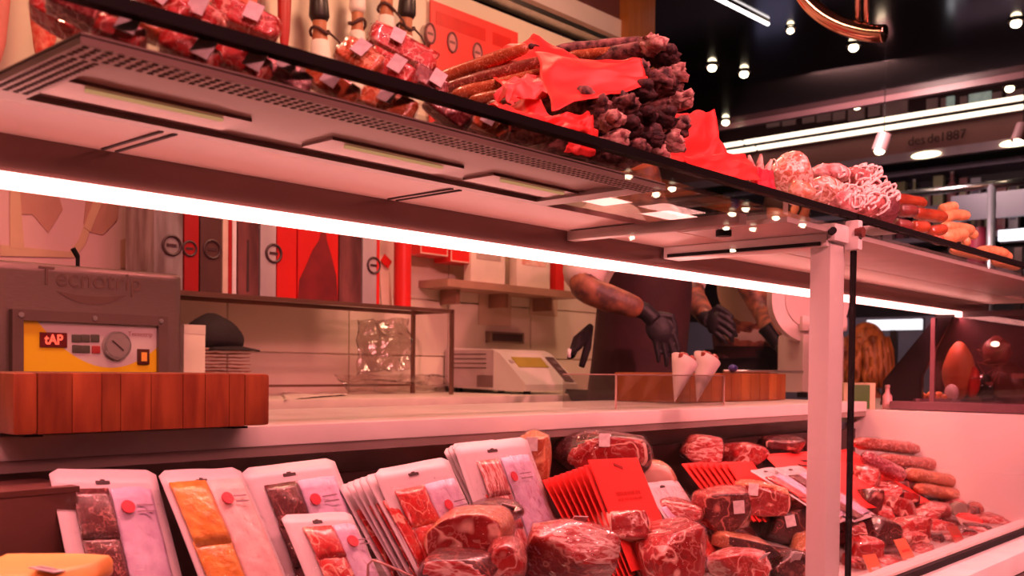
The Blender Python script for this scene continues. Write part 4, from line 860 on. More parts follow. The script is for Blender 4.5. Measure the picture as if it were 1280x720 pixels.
# ================================================================ ON TOP OF THE CANOPY
TZ = 1.2755
pk_red = meat('packet cured slices', (.56, .03, .026), (.86, .42, .32), .04, 22); pk_or = meat('packet orange slices', (.66, .14, .045), (.85, .46, .25), .04, 24)
pk_dk = meat('packet dark slices', (.22, .016, .022), (.62, .24, .2), .035, 22)
PG = 'vacuum packets on the canopy'
def packet(label, x, y, w, h, Y, mat, roll, tagp, seed, yaw=0, tilt=0, sz=.015):
    return chunk('vacuum_packet', label, 'meat packet', x, y, w*1.12, h*1.1, Y, .026, yaw=yaw, roll=roll, tilt=tilt, outer=mat, face=mat, fatring=False, rnd=.22, seed=seed, amp=.10, cuts=(), wrap=True, tagpos=tagp, tagsize=sz, n=7, facets=0)
SILV = M('silver foil slices', (.66, .46, .46), .22, .35, noise=120, col2=(.4, .12, .12), bump=(160, .9))
PL = [
    (100, 12, 90, 35, .80, pk_dk, 'dark purple vacuum packet above the left corner of the perforated tray', None),
    (72, 22, 70, 32, .86, pk_red, 'deep red vacuum packet at the far left end of the canopy', None),
    (150, 47, 66, 35, .745, pk_red, 'vacuum packet at the left behind the glass with pale fatty rim', (.3, -1, .25)),
    (172, 26, 70, 29, .77, pk_or, 'orange tinted vacuum packet just under the black glass edge at left', None),
    (205, 8, 74, 32, .80, pk_red, 'red vacuum packet with large white label, leftmost above the black edge', (-.1, -1, .25)),
    (238, 16, 92, 32, .80, pk_red, 'long red vacuum packet with white label above the black edge', (.25, -1, .25)),
    (236, 66, 80, 37, .745, pk_red, 'tilted red vacuum packet with white label behind the glass, second from left', (.4, -1, .25)),
    (305, 26, 92, 35, .82, pk_red, 'large red packet with white label lying tilted above the black edge', (.3, -1, .25)),
    (282, 58, 70, 29, .79, pk_or, 'orange packet tucked behind the tilted packets', None),
    (302, 80, 76, 40, .745, pk_red, 'tilted red vacuum packet with white label behind the glass, third from left', (.4, -1, .25)),
    (352, 94, 84, 37, .745, SILV, 'glittering silvery packet with white label behind the glass', (-.1, -1, .25)),
    (415, 108, 76, 32, .75, pk_or, 'orange packet with narrow white label behind the glass, right of the silvery packet', (-.1, -1, .25)),
    (450, 76, 62, 40, .80, pk_or, 'orange vacuum packet with white label below the first hanging ham', (.0, -1, .25)),
    (502, 64, 96, 35, .86, pk_red, 'red packet with white label on top of the packets under the hams', (-.3, -1, .25)),
    (488, 90, 70, 37, .79, pk_red, 'red packet with pale label strip leaning above the black edge', (.2, -1, .25)),
    (484, 132, 76, 37, .745, pk_or, 'amber packet with square white label behind the glass', (-.1, -1, .25)),
    (535, 105, 56, 27, .80, pk_dk, 'dark packet with white label left of the long sausages', (.2, -1, .25)),
    (560, 140, 66, 29, .75, pk_dk, 'dark reddish packet behind the glass left of the red papers', None),
    (606, 152, 70, 29, .75, pk_or, 'orange red packet with small white label behind the glass, rightmost', (.2, -1, .25)),
]
rr = random.Random(3)
for i, (x, y, w_, h_, Y, mt, lb, tg) in enumerate(PL):
    packet(lb, x, y, w_, h_, Y, mt, .48 + rr.uniform(-.15, .15), tg, 110+i, rr.uniform(-.3, .3), -.35+rr.uniform(-.2, .2))
# ---- long sausages lying across the canopy, mouldy ends to the customers
mould = M('mouldy skin', (.42, .19, .18), .7, noise=90, col2=(.04, .010, .012), bump=(160, .6)); mould_d = M('dark mouldy skin', (.11, .035, .04), .7, noise=110, col2=(.014, .004, .006), bump=(160, .7)); mould_p = M('pale mould', (.90, .60, .52), .75, noise=80, col2=(.30, .10, .10), bump=(140, .7))
fu_or = meat('orange sausage skin', (.50, .10, .03), (.82, .40, .20), .03, 40, stretch=(1, .3, 1)); fu_dk = meat('brown sausage skin', (.26, .05, .03), (.6, .28, .2), .03, 34, stretch=(1, .3, 1))
FT = [(812, 57, .80, 'p'), (826, 72, .80, 'd'), (838, 92, .79, 'p'), (846, 128, .78, 'p'), (818, 100, .78, 'm'), (796, 116, .77, 'd'), (832, 112, .80, 'm'), (774, 132, .765, 'm'), (758, 152, .76, 'p'), (742, 138, .78, 'm'), (822, 148, .765, 'd'), (798, 146, .765, 'd'),
      (778, 160, .76, 'd'), (806, 172, .76, 'd'), (832, 178, .765, 'p'), (762, 178, .755, 'p'), (788, 188, .755, 'm'), (720, 128, .80, 'm'), (814, 192, .757, 'p'), (840, 160, .78, 'm'), (764, 112, .80, 'm'), (790, 92, .81, 'm')]
nm = ['topmost mouldy sausage end of the stack', 'second mouldy sausage end from the top of the stack', 'pale sausage end jutting right near the stack top', 'pale ragged sausage end jutting furthest right', 'brown sausage end under the topmost ones', 'dark sausage end just below the red paper', 'sausage end between the two pale jutting ends', 'sausage end in the middle left of the stack', 'pale curled sausage end at the left of the stack', 'sausage end close under the long red paper', 'dark sausage end right of the stack centre', 'dark sausage end at the stack centre',
      'dark sausage end left of the stack centre', 'dark sausage end low in the stack', 'pale sausage end beside the crumpled red bag', 'pale sausage end lowest at the left of the stack', 'mottled sausage end at the bottom of the stack', 'sausage end left of the stack below the red paper', 'pale sausage end lowest at the right of the stack', 'sausage end at the right above the crumpled red bag', 'sausage end hidden beneath the long red paper', 'sausage end near the top under the long red paper']
rs = random.Random(11)
FG = 'long mouldy sausages stacked on the canopy'
for (x, y, Y, kind), lb in zip(FT, nm):
    f = at(x, y, Y=Y); f.z = max(f.z, TZ+.016); bk = f + V((rs.uniform(-.05, .02), rs.uniform(.26, .32), 0)); bk.z = max(TZ+.016, f.z + rs.uniform(-.03, .0))
    ax = (bk-f).normalized(); ez = V((0, 0, 1)); ez = (ez-ax*ez.dot(ax)).normalized(); ex = ax.cross(ez); R = Matrix((ex, ax, ez)).transposed(); L = (bk-f).length
    o = thing('long_sausage', lb, 'sausage', f, R, FG); r_ = rs.uniform(.0125, .016); sd_ = rs.uniform(0, 50)
    bb = B().tube([(r_*.35*nz((t*5, sd_, 0), 1), L*t, r_*.35*nz((t*5, sd_, 4), 1)) for t in [i/15 for i in range(16)]], [r_*(.6+.4*min(1, i/2))*(1+.12*nz((i*.7, sd_, 0), 1)) for i in range(16)], 12)
    for v in bb.bm.verts: v.co.x += .0025*nz(v.co, 90, sd_); v.co.z += .0025*nz(v.co, 90, sd_+5)
    bb.done('sausage_skin', {'p': mould, 'm': mould, 'd': mould_d}[kind], o, True)
    mt = {'p': mould_p, 'm': mould, 'd': mould_d}[kind]
    tw = rs.uniform(-.6, .6)
    tp = B().ball((0, -.004, 0), (r_*.95, r_*1.5, r_*.95), u=18, v=14, fn=lambda p: p*(1+.28*nz(p, 2.0, sd_)+.30*nz(p, 5, sd_)))
    for q_ in range(2):
        a_ = q_*3.1+tw*3; ox, oz = cos(a_)*r_*.55, sin(a_)*r_*.5
        tp.tube([(ox*.4, -.004, oz*.4), (ox, -.016, oz), (ox*1.4+.004*tw, -.022-.004*q_, oz*1.3-.002)], [r_*.65, r_*.60, r_*.42], 8)
    for v in tp.bm.verts: v.co += V((nz(v.co, 170, sd_), nz(v.co, 170, sd_+3), nz(v.co, 170, sd_+7)))*.0042
    tp.done('mouldy_tip', mt, o, True)
# reddish sausages at the left of the stack, back ends seen
for i, (x0, y0, Y0, x1, y1, Y1, mt, lb) in enumerate(((532, 104, 1.06, 664, 58, .92, fu_or, 'long orange sausage with black tie, uppermost left of the red papers'), (548, 113, 1.03, 690, 74, .88, fu_dk, 'long brown sausage under the uppermost orange one'), (562, 120, 1.00, 700, 88, .86, fu_or, 'long orange red sausage in the middle of the left group'),
                              (584, 127, .97, 710, 104, .83, fu_or, 'long orange sausage beside the pink curled paper'), (606, 133, .94, 720, 122, .81, fu_dk, 'long brown sausage lowest of the left group'), (690, 64, .95, 812, 52, .82, mould, 'pale long sausage stretching to the top right of the stack'), (706, 72, .93, 800, 64, .82, fu_or, 'orange long sausage just above the long red paper'))):
    salami('long_sausage', lb, x0, y0, x1, y1, 8.5, Y0, Y1, mt, seed=i+30, wrap=False, ends=mould_p if i > 4 else rope, ridge=.12)
# ---- red papers
def rpaper(label, pts, seed, amp=.008, fq=4.5, n=34, mat=None):
    return crumple('red_paper_wrap', label, 'paper', [at(x, y, Y=Y) for x, y, Y in pts], mat or red_paper, amp, fq, n, seed, .0007)
rpaper('large peaked red paper over the sausages left of the stack', ((598, 70, 1.02), (674, 44, .95), (770, 100, .82), (640, 122, .84)), 1, .010)
rpaper('long smooth red paper reaching right to the mouldy ends', ((668, 66, .88), (800, 76, .78), (812, 104, .752), (690, 134, .77)), 2, .007)
rpaper('curled pinkish red paper edge left of the stack', ((616, 116, .81), (670, 86, .80), (684, 114, .765), (640, 130, .775)), 3, .012, mat=M('pink paper back', (.95, .13, .12), .5, noise=12))
rpaper('dark folded red paper behind the black edge at left', ((596, 122, .83), (664, 120, .79), (712, 158, .745), (606, 138, .755)), 4, .009)
rpaper('small crumpled red paper below the curled one', ((660, 148, .765), (738, 134, .76), (750, 172, .74), (676, 168, .74)), 5, .009)
rpaper('pointed red paper corner beside the pale curled sausage end', ((714, 166, .748), (741, 144, .745), (744, 194, .738), (704, 186, .738)), 6, .004)
rpaper('crumpled red bag right of the stacked sausages', ((838, 150, .84), (894, 134, .84), (912, 206, .79), (842, 204, .77)), 7, .010, 5.5)
rpaper('flat red paper below the crumpled red bag', ((852, 196, .765), (934, 190, .78), (950, 228, .745), (878, 216, .742)), 8, .006)
rpaper('small deep red paper scrap beside the pale frilly tips', ((936, 206, .785), (966, 214, .785), (970, 240, .745), (940, 230, .745)), 9, .005, mat=M('deep red paper', (.60, .02, .05), .5))
# ---- frilly tips, round salamis, netted rolls
q = at(948, 208, Y=.80); o = thing('frilly_sausage', 'pale frilly tied sausage tips beside the red paper', 'sausage', q, (0, 0, FACE)); k = mpp(q)
for i, (dx, dy, ang) in enumerate(((-8, 0, -.25), (2, -2, .1), (10, 4, .5), (-14, 10, -.6), (4, 14, .2))):
    B().tube([(dx*k, .004*i, -(dy+14)*k), ((dx+4*ang)*k, .004*i, -dy*k), ((dx+16*ang)*k, .004*i, (14-dy)*k)], [7*k, 5.5*k, 1.6*k], 8).done('casing_tip', mould_p, o, True)
netpale = M('pale netted meat', (.76, .44, .44), .6, noise=60, col2=(.42, .11, .11), bump=(120, .8, .006)); fatcore = meat('fatty salami', (.50, .14, .08), (.92, .66, .60), .09, 24, fatamt=.56)
netstr = M('net string', (.92, .72, .70), .6)
def netted(label, x, y, w, h, Y, dp, mat, seed, strings=6, curls=0, roll=0):
    o = chunk('netted_salami', label, 'salami', x, y, w, h, Y, dp, roll=roll, outer=mat, face=mat, fatring=False, rnd=.95, amp=.10, cuts=(), seed=seed, n=8)
    k = mpp(o.location); a_, b_, c_ = w*k/2*1.0, dp/2*1.0, h*k/2*1.0
    nb = B()
    for i in range(strings):
        t0 = -1+2*(i+.5)/strings; rr_ = sqrt(max(.05, 1-t0*t0))
        nb.tube([(a_*t0*.9, b_*rr_*cos(q_)*.86, c_*rr_*sin(q_)*.86) for q_ in [2*pi*j/16 for j in range(16)]], .0016, 5, closed=True)
    rg = random.Random(seed)
    for i in range(curls):
        th, ph = rg.uniform(pi, 2*pi), rg.uniform(-.4, 1.2); cx, cy, cz = a_*.85*cos(th)*cos(ph), b_*.85*sin(th)*cos(ph), c_*.85*sin(ph)
        R_ = rg.uniform(.006, .012); ax = rg.uniform(0, 3)
        nb.tube([(cx+R_*cos(j*.7)*(1+.1*j/4), cy-.003*(j % 3), cz+R_*sin(j*.7+ax)) for j in range(12)], .0022, 5)
    s_ = nb.done('net', netstr, o, True); s_['kind'] = 'stuff'
    return o
netted('large round fatty salami with orange core on the canopy', 985, 217, 62, 54, .83, .08, fatcore, 1, 3)
netted('small round reddish salami in front of the large fatty one', 1000, 240, 38, 32, .775, .05, meat('orange salami ball', (.66, .22, .12), (.9, .55, .45), .08, 16), 2, 3)
netted('pale long netted roll behind the pink netted ones', 1036, 218, 62, 26, .85, .07, netpale, 3, 5, 2)
netted('pink white netted roll right of the fatty salami', 1032, 238, 54, 34, .79, .06, fatcore, 4, 5, 3)
netted('lilac pink netted roll in front, left of the curly nets', 1052, 252, 50, 36, .77, .06, netpale, 5, 6, 6)
netted('curly netted sausage bundle, upper one near the post', 1076, 228, 54, 40, .84, .07, M('curly net meat', (.52, .15, .14), .6, noise=70, col2=(.16, .025, .03), bump=(70, 1, .006)), 6, 4, 26)
netted('curly netted sausage bundle, front one above the post', 1080, 256, 54, 40, .78, .06, M('curly net meat', (.52, .15, .14)), 7, 4, 26)
netted('dark curly netted bundle right above the post', 1104, 256, 36, 56, .80, .06, M('dark curly net meat', (.16, .04, .045), .6, noise=50, col2=(.10, .02, .03), bump=(70, 1, .006)), 8, 4, 22)
# ---- chorizos and beige sausages beyond the post
ch = M('chorizo skin', (.36, .07, .028), .35, coat=.4, noise=20, col2=(.20, .028, .014)); chd = M('dark chorizo skin', (.20, .04, .035), .4, coat=.4, noise=20, col2=(.07, .02, .02)); beige = M('beige sausage skin', (.68, .35, .17), .45, coat=.25, noise=60, col2=(.54, .22, .09))
for i, (x0, y0, x1, y1, r_, Y, mt, lb) in enumerate(((1116, 248, 1156, 254, 7.5, .86, ch, 'topmost red chorizo beyond the post'), (1122, 263, 1146, 264, 8, .82, chd, 'dark chorizo below the topmost one'), (1142, 266, 1182, 272, 8, .83, ch, 'long red chorizo pointing right'), (1138, 284, 1160, 284, 8, .79, ch, 'short round red chorizo above the glass edge'),
        (1118, 280, 1138, 284, 8, .80, chd, 'dark chorizo at the left just beyond the post'), (1160, 290, 1182, 286, 7, .80, ch, 'red chorizo next to the beige sausages'), (1164, 298, 1180, 302, 6, .77, ch, 'small red chorizo low beside the beige sausages'))):
    salami('chorizo', lb, x0, y0, x1, y1, r_, Y, Y-.02, mt, seed=60+i, wrap=False, grp=None)
for i, (x0, y0, x1, y1, r_, Y, lb) in enumerate(((1176, 262, 1194, 258, 7, .86, 'topmost beige sausage of the heap'), (1180, 274, 1212, 270, 7, .84, 'second beige sausage from the top of the heap'), (1178, 284, 1216, 288, 8, .82, 'long beige sausage across the heap'), (1178, 298, 1206, 292, 9, .79, 'round beige sausage at the front of the heap'),
        (1200, 284, 1220, 296, 7, .83, 'beige sausage at the right of the heap'), (1202, 304, 1212, 300, 6, .80, 'small brownish beige sausage at the heap foot'), (1188, 312, 1236, 322, 6, .775, 'long beige sausage right of the heap along the edge'), (1222, 318, 1260, 318, 7, .80, 'curved beige sausage in the low right row'),
        (1240, 326, 1274, 334, 6, .77, 'beige sausage at the far right end of the canopy'), (1236, 314, 1262, 322, 7, .82, 'orange beige sausage behind the low right row'))):
    salami('beige_sausage', lb, x0, y0, x1, y1, r_, Y, Y-.015, beige, seed=80+i, wrap=False, bend=.25 if i % 3 == 1 else 0)
q = at(1096, 294, Y=.735); o = tag(bx('white_price_strip', at(1094, 288, Y=.745), (.085, .05, .008), white_paint, None, .002), 'white plastic strip lying on the canopy edge right of the post', 'strip')
q = at(982, 256, Y=.735); o = tag(bx('paper_tag', q, (.014, .0015, .03), M('cream tag', (.9, .75, .6), .5), None), 'small cream paper tag hanging below the round salamis', 'tag')
# ================================================================ ON THE WORKTOP, RIGHT HALF
a, c = at(836, 509, Z=.950), at(987, 506, Z=.950)
X0 = at(836, 500, Y=1.40).x; X1 = at(986, 500, Y=1.36).x
o = thing('butcher_block', 'orange brown wooden butcher block behind the clear acrylic box', 'chopping block', ((X0+X1)/2, 1.47, .95))
bwo = wood('orange block wood', (.64, .20, .05), (.40, .09, .025), (25, 25, 4))
BH2 = at(940, 467, Y=1.37).z-.95; n_ = 11; L = X1-X0
for i in range(n_): bx('stave', (-L/2+L*(i+.5)/n_, 0, BH2/2), (L/n_-.0006, .20, BH2), bwo, o, .003)
o = thing('acrylic_box', 'clear acrylic box holding two paper cones on the worktop', 'box', at(838, 500, Y=1.25)*1.0, (0, 0, 0)); o.location.z = .9505
ax0 = at(770, 490, Y=1.22).x-o.location.x; ax1 = at(905, 490, Y=1.22).x-o.location.x; o.location.y = 1.29; ah = at(770, 469, Y=1.22).z-.95
edge = M('acrylic edge', (.75, .45, .42), .15, spec=.8)
for nm_, c_, d_ in (('side_front', ((ax0+ax1)/2, -.07, ah/2), (ax1-ax0, .003, ah)), ('side_back', ((ax0+ax1)/2, .07, ah/2), (ax1-ax0, .003, ah)), ('side_left', (ax0, 0, ah/2), (.003, .137, ah)), ('side_right', (ax1, 0, ah/2), (.003, .137, ah))): bx(nm_, c_, d_, acrylic, o)
for nm_, c_, d_ in (('edge_front', ((ax0+ax1)/2, -.07, ah), (ax1-ax0, .0032, .0024)), ('edge_back', ((ax0+ax1)/2, .07, ah), (ax1-ax0, .0032, .0024)), ('corner_edge', (ax1, -.07, ah/2), (.003, .003, ah)), ('corner_edge', (ax0, -.07, ah/2), (.003, .003, ah))): bx(nm_, c_, d_, edge, o)
cone_m = M('cone paper', (.88, .66, .68), .5, noise=8)
for (tx, ty, x0, x1, yt, lb) in ((843, 503, 838, 874, 450, 'white paper cone of cured meat under the gloved hand'), (871, 503, 866, 902, 448, 'white paper cone of cured meat, right one in the acrylic box')):
    tip = at(tx, ty, Y=1.28); tp = at((x0+x1)/2, yt, Y=1.30); ax_ = tp-tip; L_ = ax_.length; k = mpp(tp); r_ = (x1-x0)/2*k
    R = ax_.to_track_quat('Z', 'Y').to_matrix(); o = thing('paper_cone', lb, 'cone', tip, R, 'paper cones')
    B().grid(24, 6, lambda u, v: V((r_*v*cos(2*pi*u), r_*.7*v*sin(2*pi*u), L_*v*(1+.10*cos(2*pi*u)*v)+.0005)), closed_u=True).done('cone_sheet', cone_m, o, True, .001)
    for i in range(4): B().ball((r_*.45*cos(i*1.6), r_*.3*sin(i*1.6), L_*1.0), (r_*.5, r_*.35, .012), (0, .3*i, i), 12, 8, lambda p, i=i: p*(1+.2*nz(p, 2, i))).done('ham_slice', lean1, o, True)
# sharpening steel with blue end, laid on the block
e0, e1 = at(905, 463, Y=1.44), at(1003, 470, Y=1.40); e0.z = e1.z = .95+BH2+.006
o = thing('sharpening_steel', 'thin steel rod with blue ball end lying on the orange block', 'steel rod', (e0+e1)/2)
B().tube([e0-o.location, e1-o.location], .0045, 8).done('rod', steel, o, True); q = at(916, 463, Y=1.43)-o.location; q.z = .008
B().ball(q, (.016, .012, .011)).done('blue_end', M('blue plastic', (.08, .08, .42), .35), o, True)
# slicer by the post
q = at(1012, 505, Y=1.46); o = thing('meat_slicer', 'white meat slicer with round blade cover beside the post', 'slicer', (q.x, 1.48, .9505), (0, 0, radians(-35)))
k = mpp(q); swt = M('slicer white', (.80, .62, .62), .35, noise=3)
bx('base_body', (.02, .0, .11), (.15, .17, .19), swt, o, .02); 
for sx in (-.04, .08): B().cyl((sx, -.06, 0), (sx, -.06, .016), .016, n=12).done('foot', black, o, 40)
B().cyl((-.02, -.07, .31), (-.02, -.035, .31), .135, n=40).done('blade_cover', swt, o, 40); B().cyl((-.02, -.072, .31), (-.02, -.074, .31), .09, n=36).done('blade_hub', M('slicer shade', (.70, .52, .52), .3), o, 40)
B().tube([(-.02+.12*cos(q_), -.076, .31+.12*sin(q_)) for q_ in [-1.6+.1*i for i in range(14)]], .0016, 5).done('edge_line', label_white, o, True)
bx('carriage', (.02, -.03, .235), (.16, .12, .05), swt, o, .012)

# ================================================================ PEOPLE
skin_t = M('tattooed skin', (.34, .12, .065), .5, noise=24, col2=(.07, .025, .024)); skin_p = M('tanned skin', (.72, .30, .14), .5, noise=8, col2=(.62, .22, .10))
tee = M('white cotton shirt', (.78, .66, .62), .8, noise=9, col2=(.68, .55, .52), bump=(16, .4, .01)); apron_m = M('maroon apron', (.045, .007, .011), .8, noise=7, col2=(.026, .004, .007), bump=(14, .4, .01)); pants = M('black trousers', (.010, .004, .007), .8, noise=7)
glove = M('black nitrile glove', (.012, .008, .014), .5, noise=30, bump=(70, .25), spec=.3); shirt2 = M('grey beige shirt', (.54, .44, .36), .8, noise=7, bump=(14, .5, .012))
def skin(name, J, E, mat, parent, root, sub=2):
    """one skinned surface grown on joints J {name: (point, rx[, ry])} along edges E; points are world, parent is at its location"""
    ks = list(J); me = bpy.data.meshes.new(name); me.from_pydata([V(J[k_][0])-parent.location for k_ in ks], [(ks.index(a_), ks.index(b_)) for a_, b_ in E], [])
    ob = bpy.data.objects.new(name, me); COL.objects.link(ob); ob.parent = parent; me.materials.append(mat)
    md = ob.modifiers.new('skin', 'SKIN'); md.use_smooth_shade = True
    for i, k_ in enumerate(ks):
        sv = me.skin_vertices[0].data[i]; r_ = J[k_][1:]; sv.radius = (r_[0], r_[-1]); sv.use_root = (k_ == root)
    s_ = ob.modifiers.new('sub', 'SUBSURF'); s_.levels = sub; s_.render_levels = sub
    return ob
def hand(parent, wrist, knuck, tipdir, side, mat, curl=.5, s=1.0, name='glove', arm=None):
    """one continuous hand: wrist, palm, four unequal bent fingers, thumb from the palm's side; fused by a voxel remesh"""
    o0 = parent.location; wrist, knuck = V(wrist)-o0, V(knuck)-o0; d = (knuck-wrist).normalized(); side = (V(side) - d*V(side).dot(d)).normalized(); nrm = d.cross(side).normalized(); tip = V(tipdir).normalized()
    R = Matrix((side, nrm, d)).transposed(); bb = B()
    L = (knuck-wrist).length
    ad = V(arm).normalized() if arm is not None else d
    bb.tube([wrist-ad*.06, wrist-ad*.015, wrist+d*L*.3], [.031*s, .027*s, .028*s], 14)
    bb.ball(wrist+d*L*.62, (.043*s, .019*s, L*.52), R, 18, 14)
    for i, (off, L_, bk) in enumerate(((.030, .074, .004), (.010, .084, 0), (-.011, .078, .003), (-.030, .060, .010))):
        b0 = wrist+d*L*.7 + side*off*.8*s; b1 = knuck + side*off*s - d*bk; d2 = (d*.35+tip).normalized(); d3 = (tip - d*curl*.6 - nrm*0).normalized(); sp = side*off*.10
        p1 = b1 + (d*.5+tip*.7).normalized()*L_*.40*s+sp; p2 = p1 + d2*L_*.34*s; p3 = p2 + d3*L_*.27*s
        bb.tube([b0, b1, p1, p2, p3], [.010*s, .0105*s, .0094*s, .0088*s, .0072*s], 10); bb.ball(p3, (.0074*s,)*3, u=8, v=6)
    tb = wrist + d*L*.25 + side*.024*s; t1 = tb + (side*.8+d*.6).normalized()*.036*s; t2 = t1 + (d*.6+tip*.7).normalized()*.032*s; t3 = t2 + (d*.2+tip).normalized()*.024*s
    bb.tube([tb-side*.015, tb, t1, t2, t3], [.014*s, .015*s, .012*s, .0105*s, .0085*s], 10); bb.ball(t3, (.0087*s,)*3, u=8, v=6)
    ob = bb.done(name, mat, parent, True)
    md = ob.modifiers.new('fuse', 'REMESH'); md.mode = 'VOXEL'; md.voxel_size = .0032; md.use_smooth_shade = True
    sm = ob.modifiers.new('soft', 'SMOOTH'); sm.factor = .5; sm.iterations = 3
    return ob
def head(parent, c, face, skinm, hairm, s=1.0, long_hair=False):
    """head with face looking along 'face'"""
    f = V(face).normalized(); f.z *= .6; f.normalize(); r_ = f.cross(V((0, 0, 1))).normalized(); u_ = r_.cross(f); R = Matrix((r_, f, u_)).transposed().to_4x4(); c = V(c)-parent.location
    def sh(p):
        y = p.y*(1.0 - .12*max(0, -p.z)) ; x = p.x*(1-.22*max(0, -p.z-.1)); return V((x, y+.10*max(0, -p.z)*max(0, p.y), p.z))
    bb = B().ball((0, 0, 0), (.076*s, .096*s, .118*s), u=24, v=18, fn=sh)
    bb.ball((0, .098*s, -.018*s), (.013*s, .018*s, .026*s), u=10, v=8)
    for sx in (-1, 1): bb.ball((sx*.077*s, -.005, -.01*s), (.010*s, .02*s, .030*s), u=10, v=8)
    hd = bb.done('head', skinm, parent, True); hd.matrix_local = Matrix.Translation(c) @ R
    fb_ = [('eye', (sx*.030*s, .086*s, .008*s), (.012*s, .008*s, .007*s), M('eye dark', (.05, .03, .03), .3)) for sx in (-1, 1)] + [('mouth', (0, .088*s, -.058*s), (.022*s, .008*s, .006*s), M('lips', (.45, .12, .10), .5))]
    for nm_, p, rr_, mt in fb_: q_ = B().ball(p, rr_, u=10, v=8).done(nm_, mt, hd, True)
    B().ball((0, -.012*s, .022*s), (.086*s, .104*s, .112*s), u=22, v=14, fn=lambda p: V((p.x, p.y if p.y < .35 else .35+.2*(p.y-.35), max(p.z, -.45 if not long_hair else -.9)))*(1+.05*nz(p, 6, 2))).done('hair', hairm, hd, True)
    return hd
def P(x, y, Y): return at(x, y, Y=Y)
hair_d = M('dark hair', (.03, .012, .01), .6, noise=40)
# ---- butcher 1: leaning over the cones, right arm towards the camera
o = thing('person', 'butcher in maroon apron and black gloves leaning over the paper cones', 'person', (P(800, 480, 2.02).x, 2.02, .15))
pel = P(796, 500, 2.04); ch_ = P(802, 330, 2.0); nk = P(806, 232, 1.95); shR = P(752, 268, 1.90); elR = P(724, 360, 1.84); wrR = P(806, 388, 1.70); shL = P(856, 282, 2.08); elL = P(866, 372, 1.95); wrL = P(884, 398, 1.74)
hc = P(806, 172, 1.93)
J = {'pel': (pel, .145, .12), 'wa': (pel.lerp(ch_, .5), .13, .11), 'ch': (ch_, .155, .12), 'nb': (nk-V((0, 0, .06)), .08), 'nk': (nk, .062), 'hd': (hc-V((0, 0, .06)), .05),
     'sR': (shR, .066), 'eR': (elR, .050), 'fR': (elR.lerp(wrR, .35), .047), 'wR': (wrR, .033), 'sL': (shL, .062), 'eL': (elL, .046), 'fL': (elL.lerp(wrL, .35), .042), 'wL': (wrL, .030)}
E = [('pel', 'wa'), ('wa', 'ch'), ('ch', 'nb'), ('nb', 'nk'), ('nk', 'hd'), ('ch', 'sR'), ('sR', 'eR'), ('eR', 'fR'), ('fR', 'wR'), ('ch', 'sL'), ('sL', 'eL'), ('eL', 'fL'), ('fL', 'wL')]
for s_, sx in (('R', -1), ('L', 1)):
    hp = pel + V((.09*sx, -.03*sx, -.06)); kn = V((hp.x+.01, hp.y-.02, .62)); an = V((hp.x, hp.y+.02, .24))
    J['h'+s_] = (hp, .10); J['k'+s_] = (kn, .066); J['a'+s_] = (an, .045); J['t'+s_] = (an+V((.10, -.09, -.05)), .035); E += [('pel', 'h'+s_), ('h'+s_, 'k'+s_), ('k'+s_, 'a'+s_), ('a'+s_, 't'+s_)]
skin('body', J, E, skin_t, o, 'pel')
head(o, hc, (.8, -.5, -.5), skin_p, hair_d)
skin('shirt', {'wa': (pel.lerp(ch_, .45), .150, .128), 'ch': (ch_, .175, .14), 'nb': (nk-V((0, 0, .05)), .085), 'sR': (shR, .088), 'cR': (shR.lerp(elR, 1.0), .066), 'sL': (shL, .082), 'cL': (shL.lerp(elL, .97), .058)}, [('wa', 'ch'), ('ch', 'nb'), ('ch', 'sR'), ('sR', 'cR'), ('ch', 'sL'), ('sL', 'cL')], tee, o, 'ch')
skin('trousers', {k_: (J[k_][0], J[k_][1]+.015, J[k_][-1]+.015) for k_ in ('pel', 'hR', 'kR', 'aR', 'hL', 'kL', 'aL')}, [('pel', 'hR'), ('hR', 'kR'), ('kR', 'aR'), ('pel', 'hL'), ('hL', 'kL'), ('kL', 'aL')], pants, o, 'pel')
off = V((.035, -.05, 0))
skin('apron', {'top': (P(806, 300, 1.92), .150), 'ch': (P(808, 345, 1.92), .158), 'wa': (P(802, 410, 1.95), .170), 'hip': (P(796, 480, 1.98), .184), 'hem': (P(796, 640, 2.0), .19)}, [('top', 'ch'), ('ch', 'wa'), ('wa', 'hip'), ('hip', 'hem')], apron_m, o, 'wa')
kx = P(738, 408, 1.92)
B().tube([kx-o.location, P(722, 425, 1.90)-o.location, P(714, 446, 1.90)-o.location, P(724, 432, 1.89)-o.location, P(736, 415, 1.90)-o.location], [.010, .016, .014, .012, .01], 8).tube([kx-o.location, P(734, 435, 1.9)-o.location, P(727, 458, 1.9)-o.location], [.01, .013, .010], 8).done('apron_bow', pants, o, True)
B().tube([P(712, 436, 1.9)-o.location, P(711, 447, 1.9)-o.location], .006, 8).done('strap_tip', label_white, o, True)
gR = hand(o, P(812, 391, 1.695), P(832, 424, 1.655), V((.10, -.06, -1)), V((.672, -.741, .2)), glove, .15, .95, arm=wrR-elR)
gL = hand(o, P(884, 400, 1.735), P(898, 404, 1.69), V((.5, -.4, -.6)), V((0, -.2, 1)), glove, .8, .95, arm=wrL-elL)
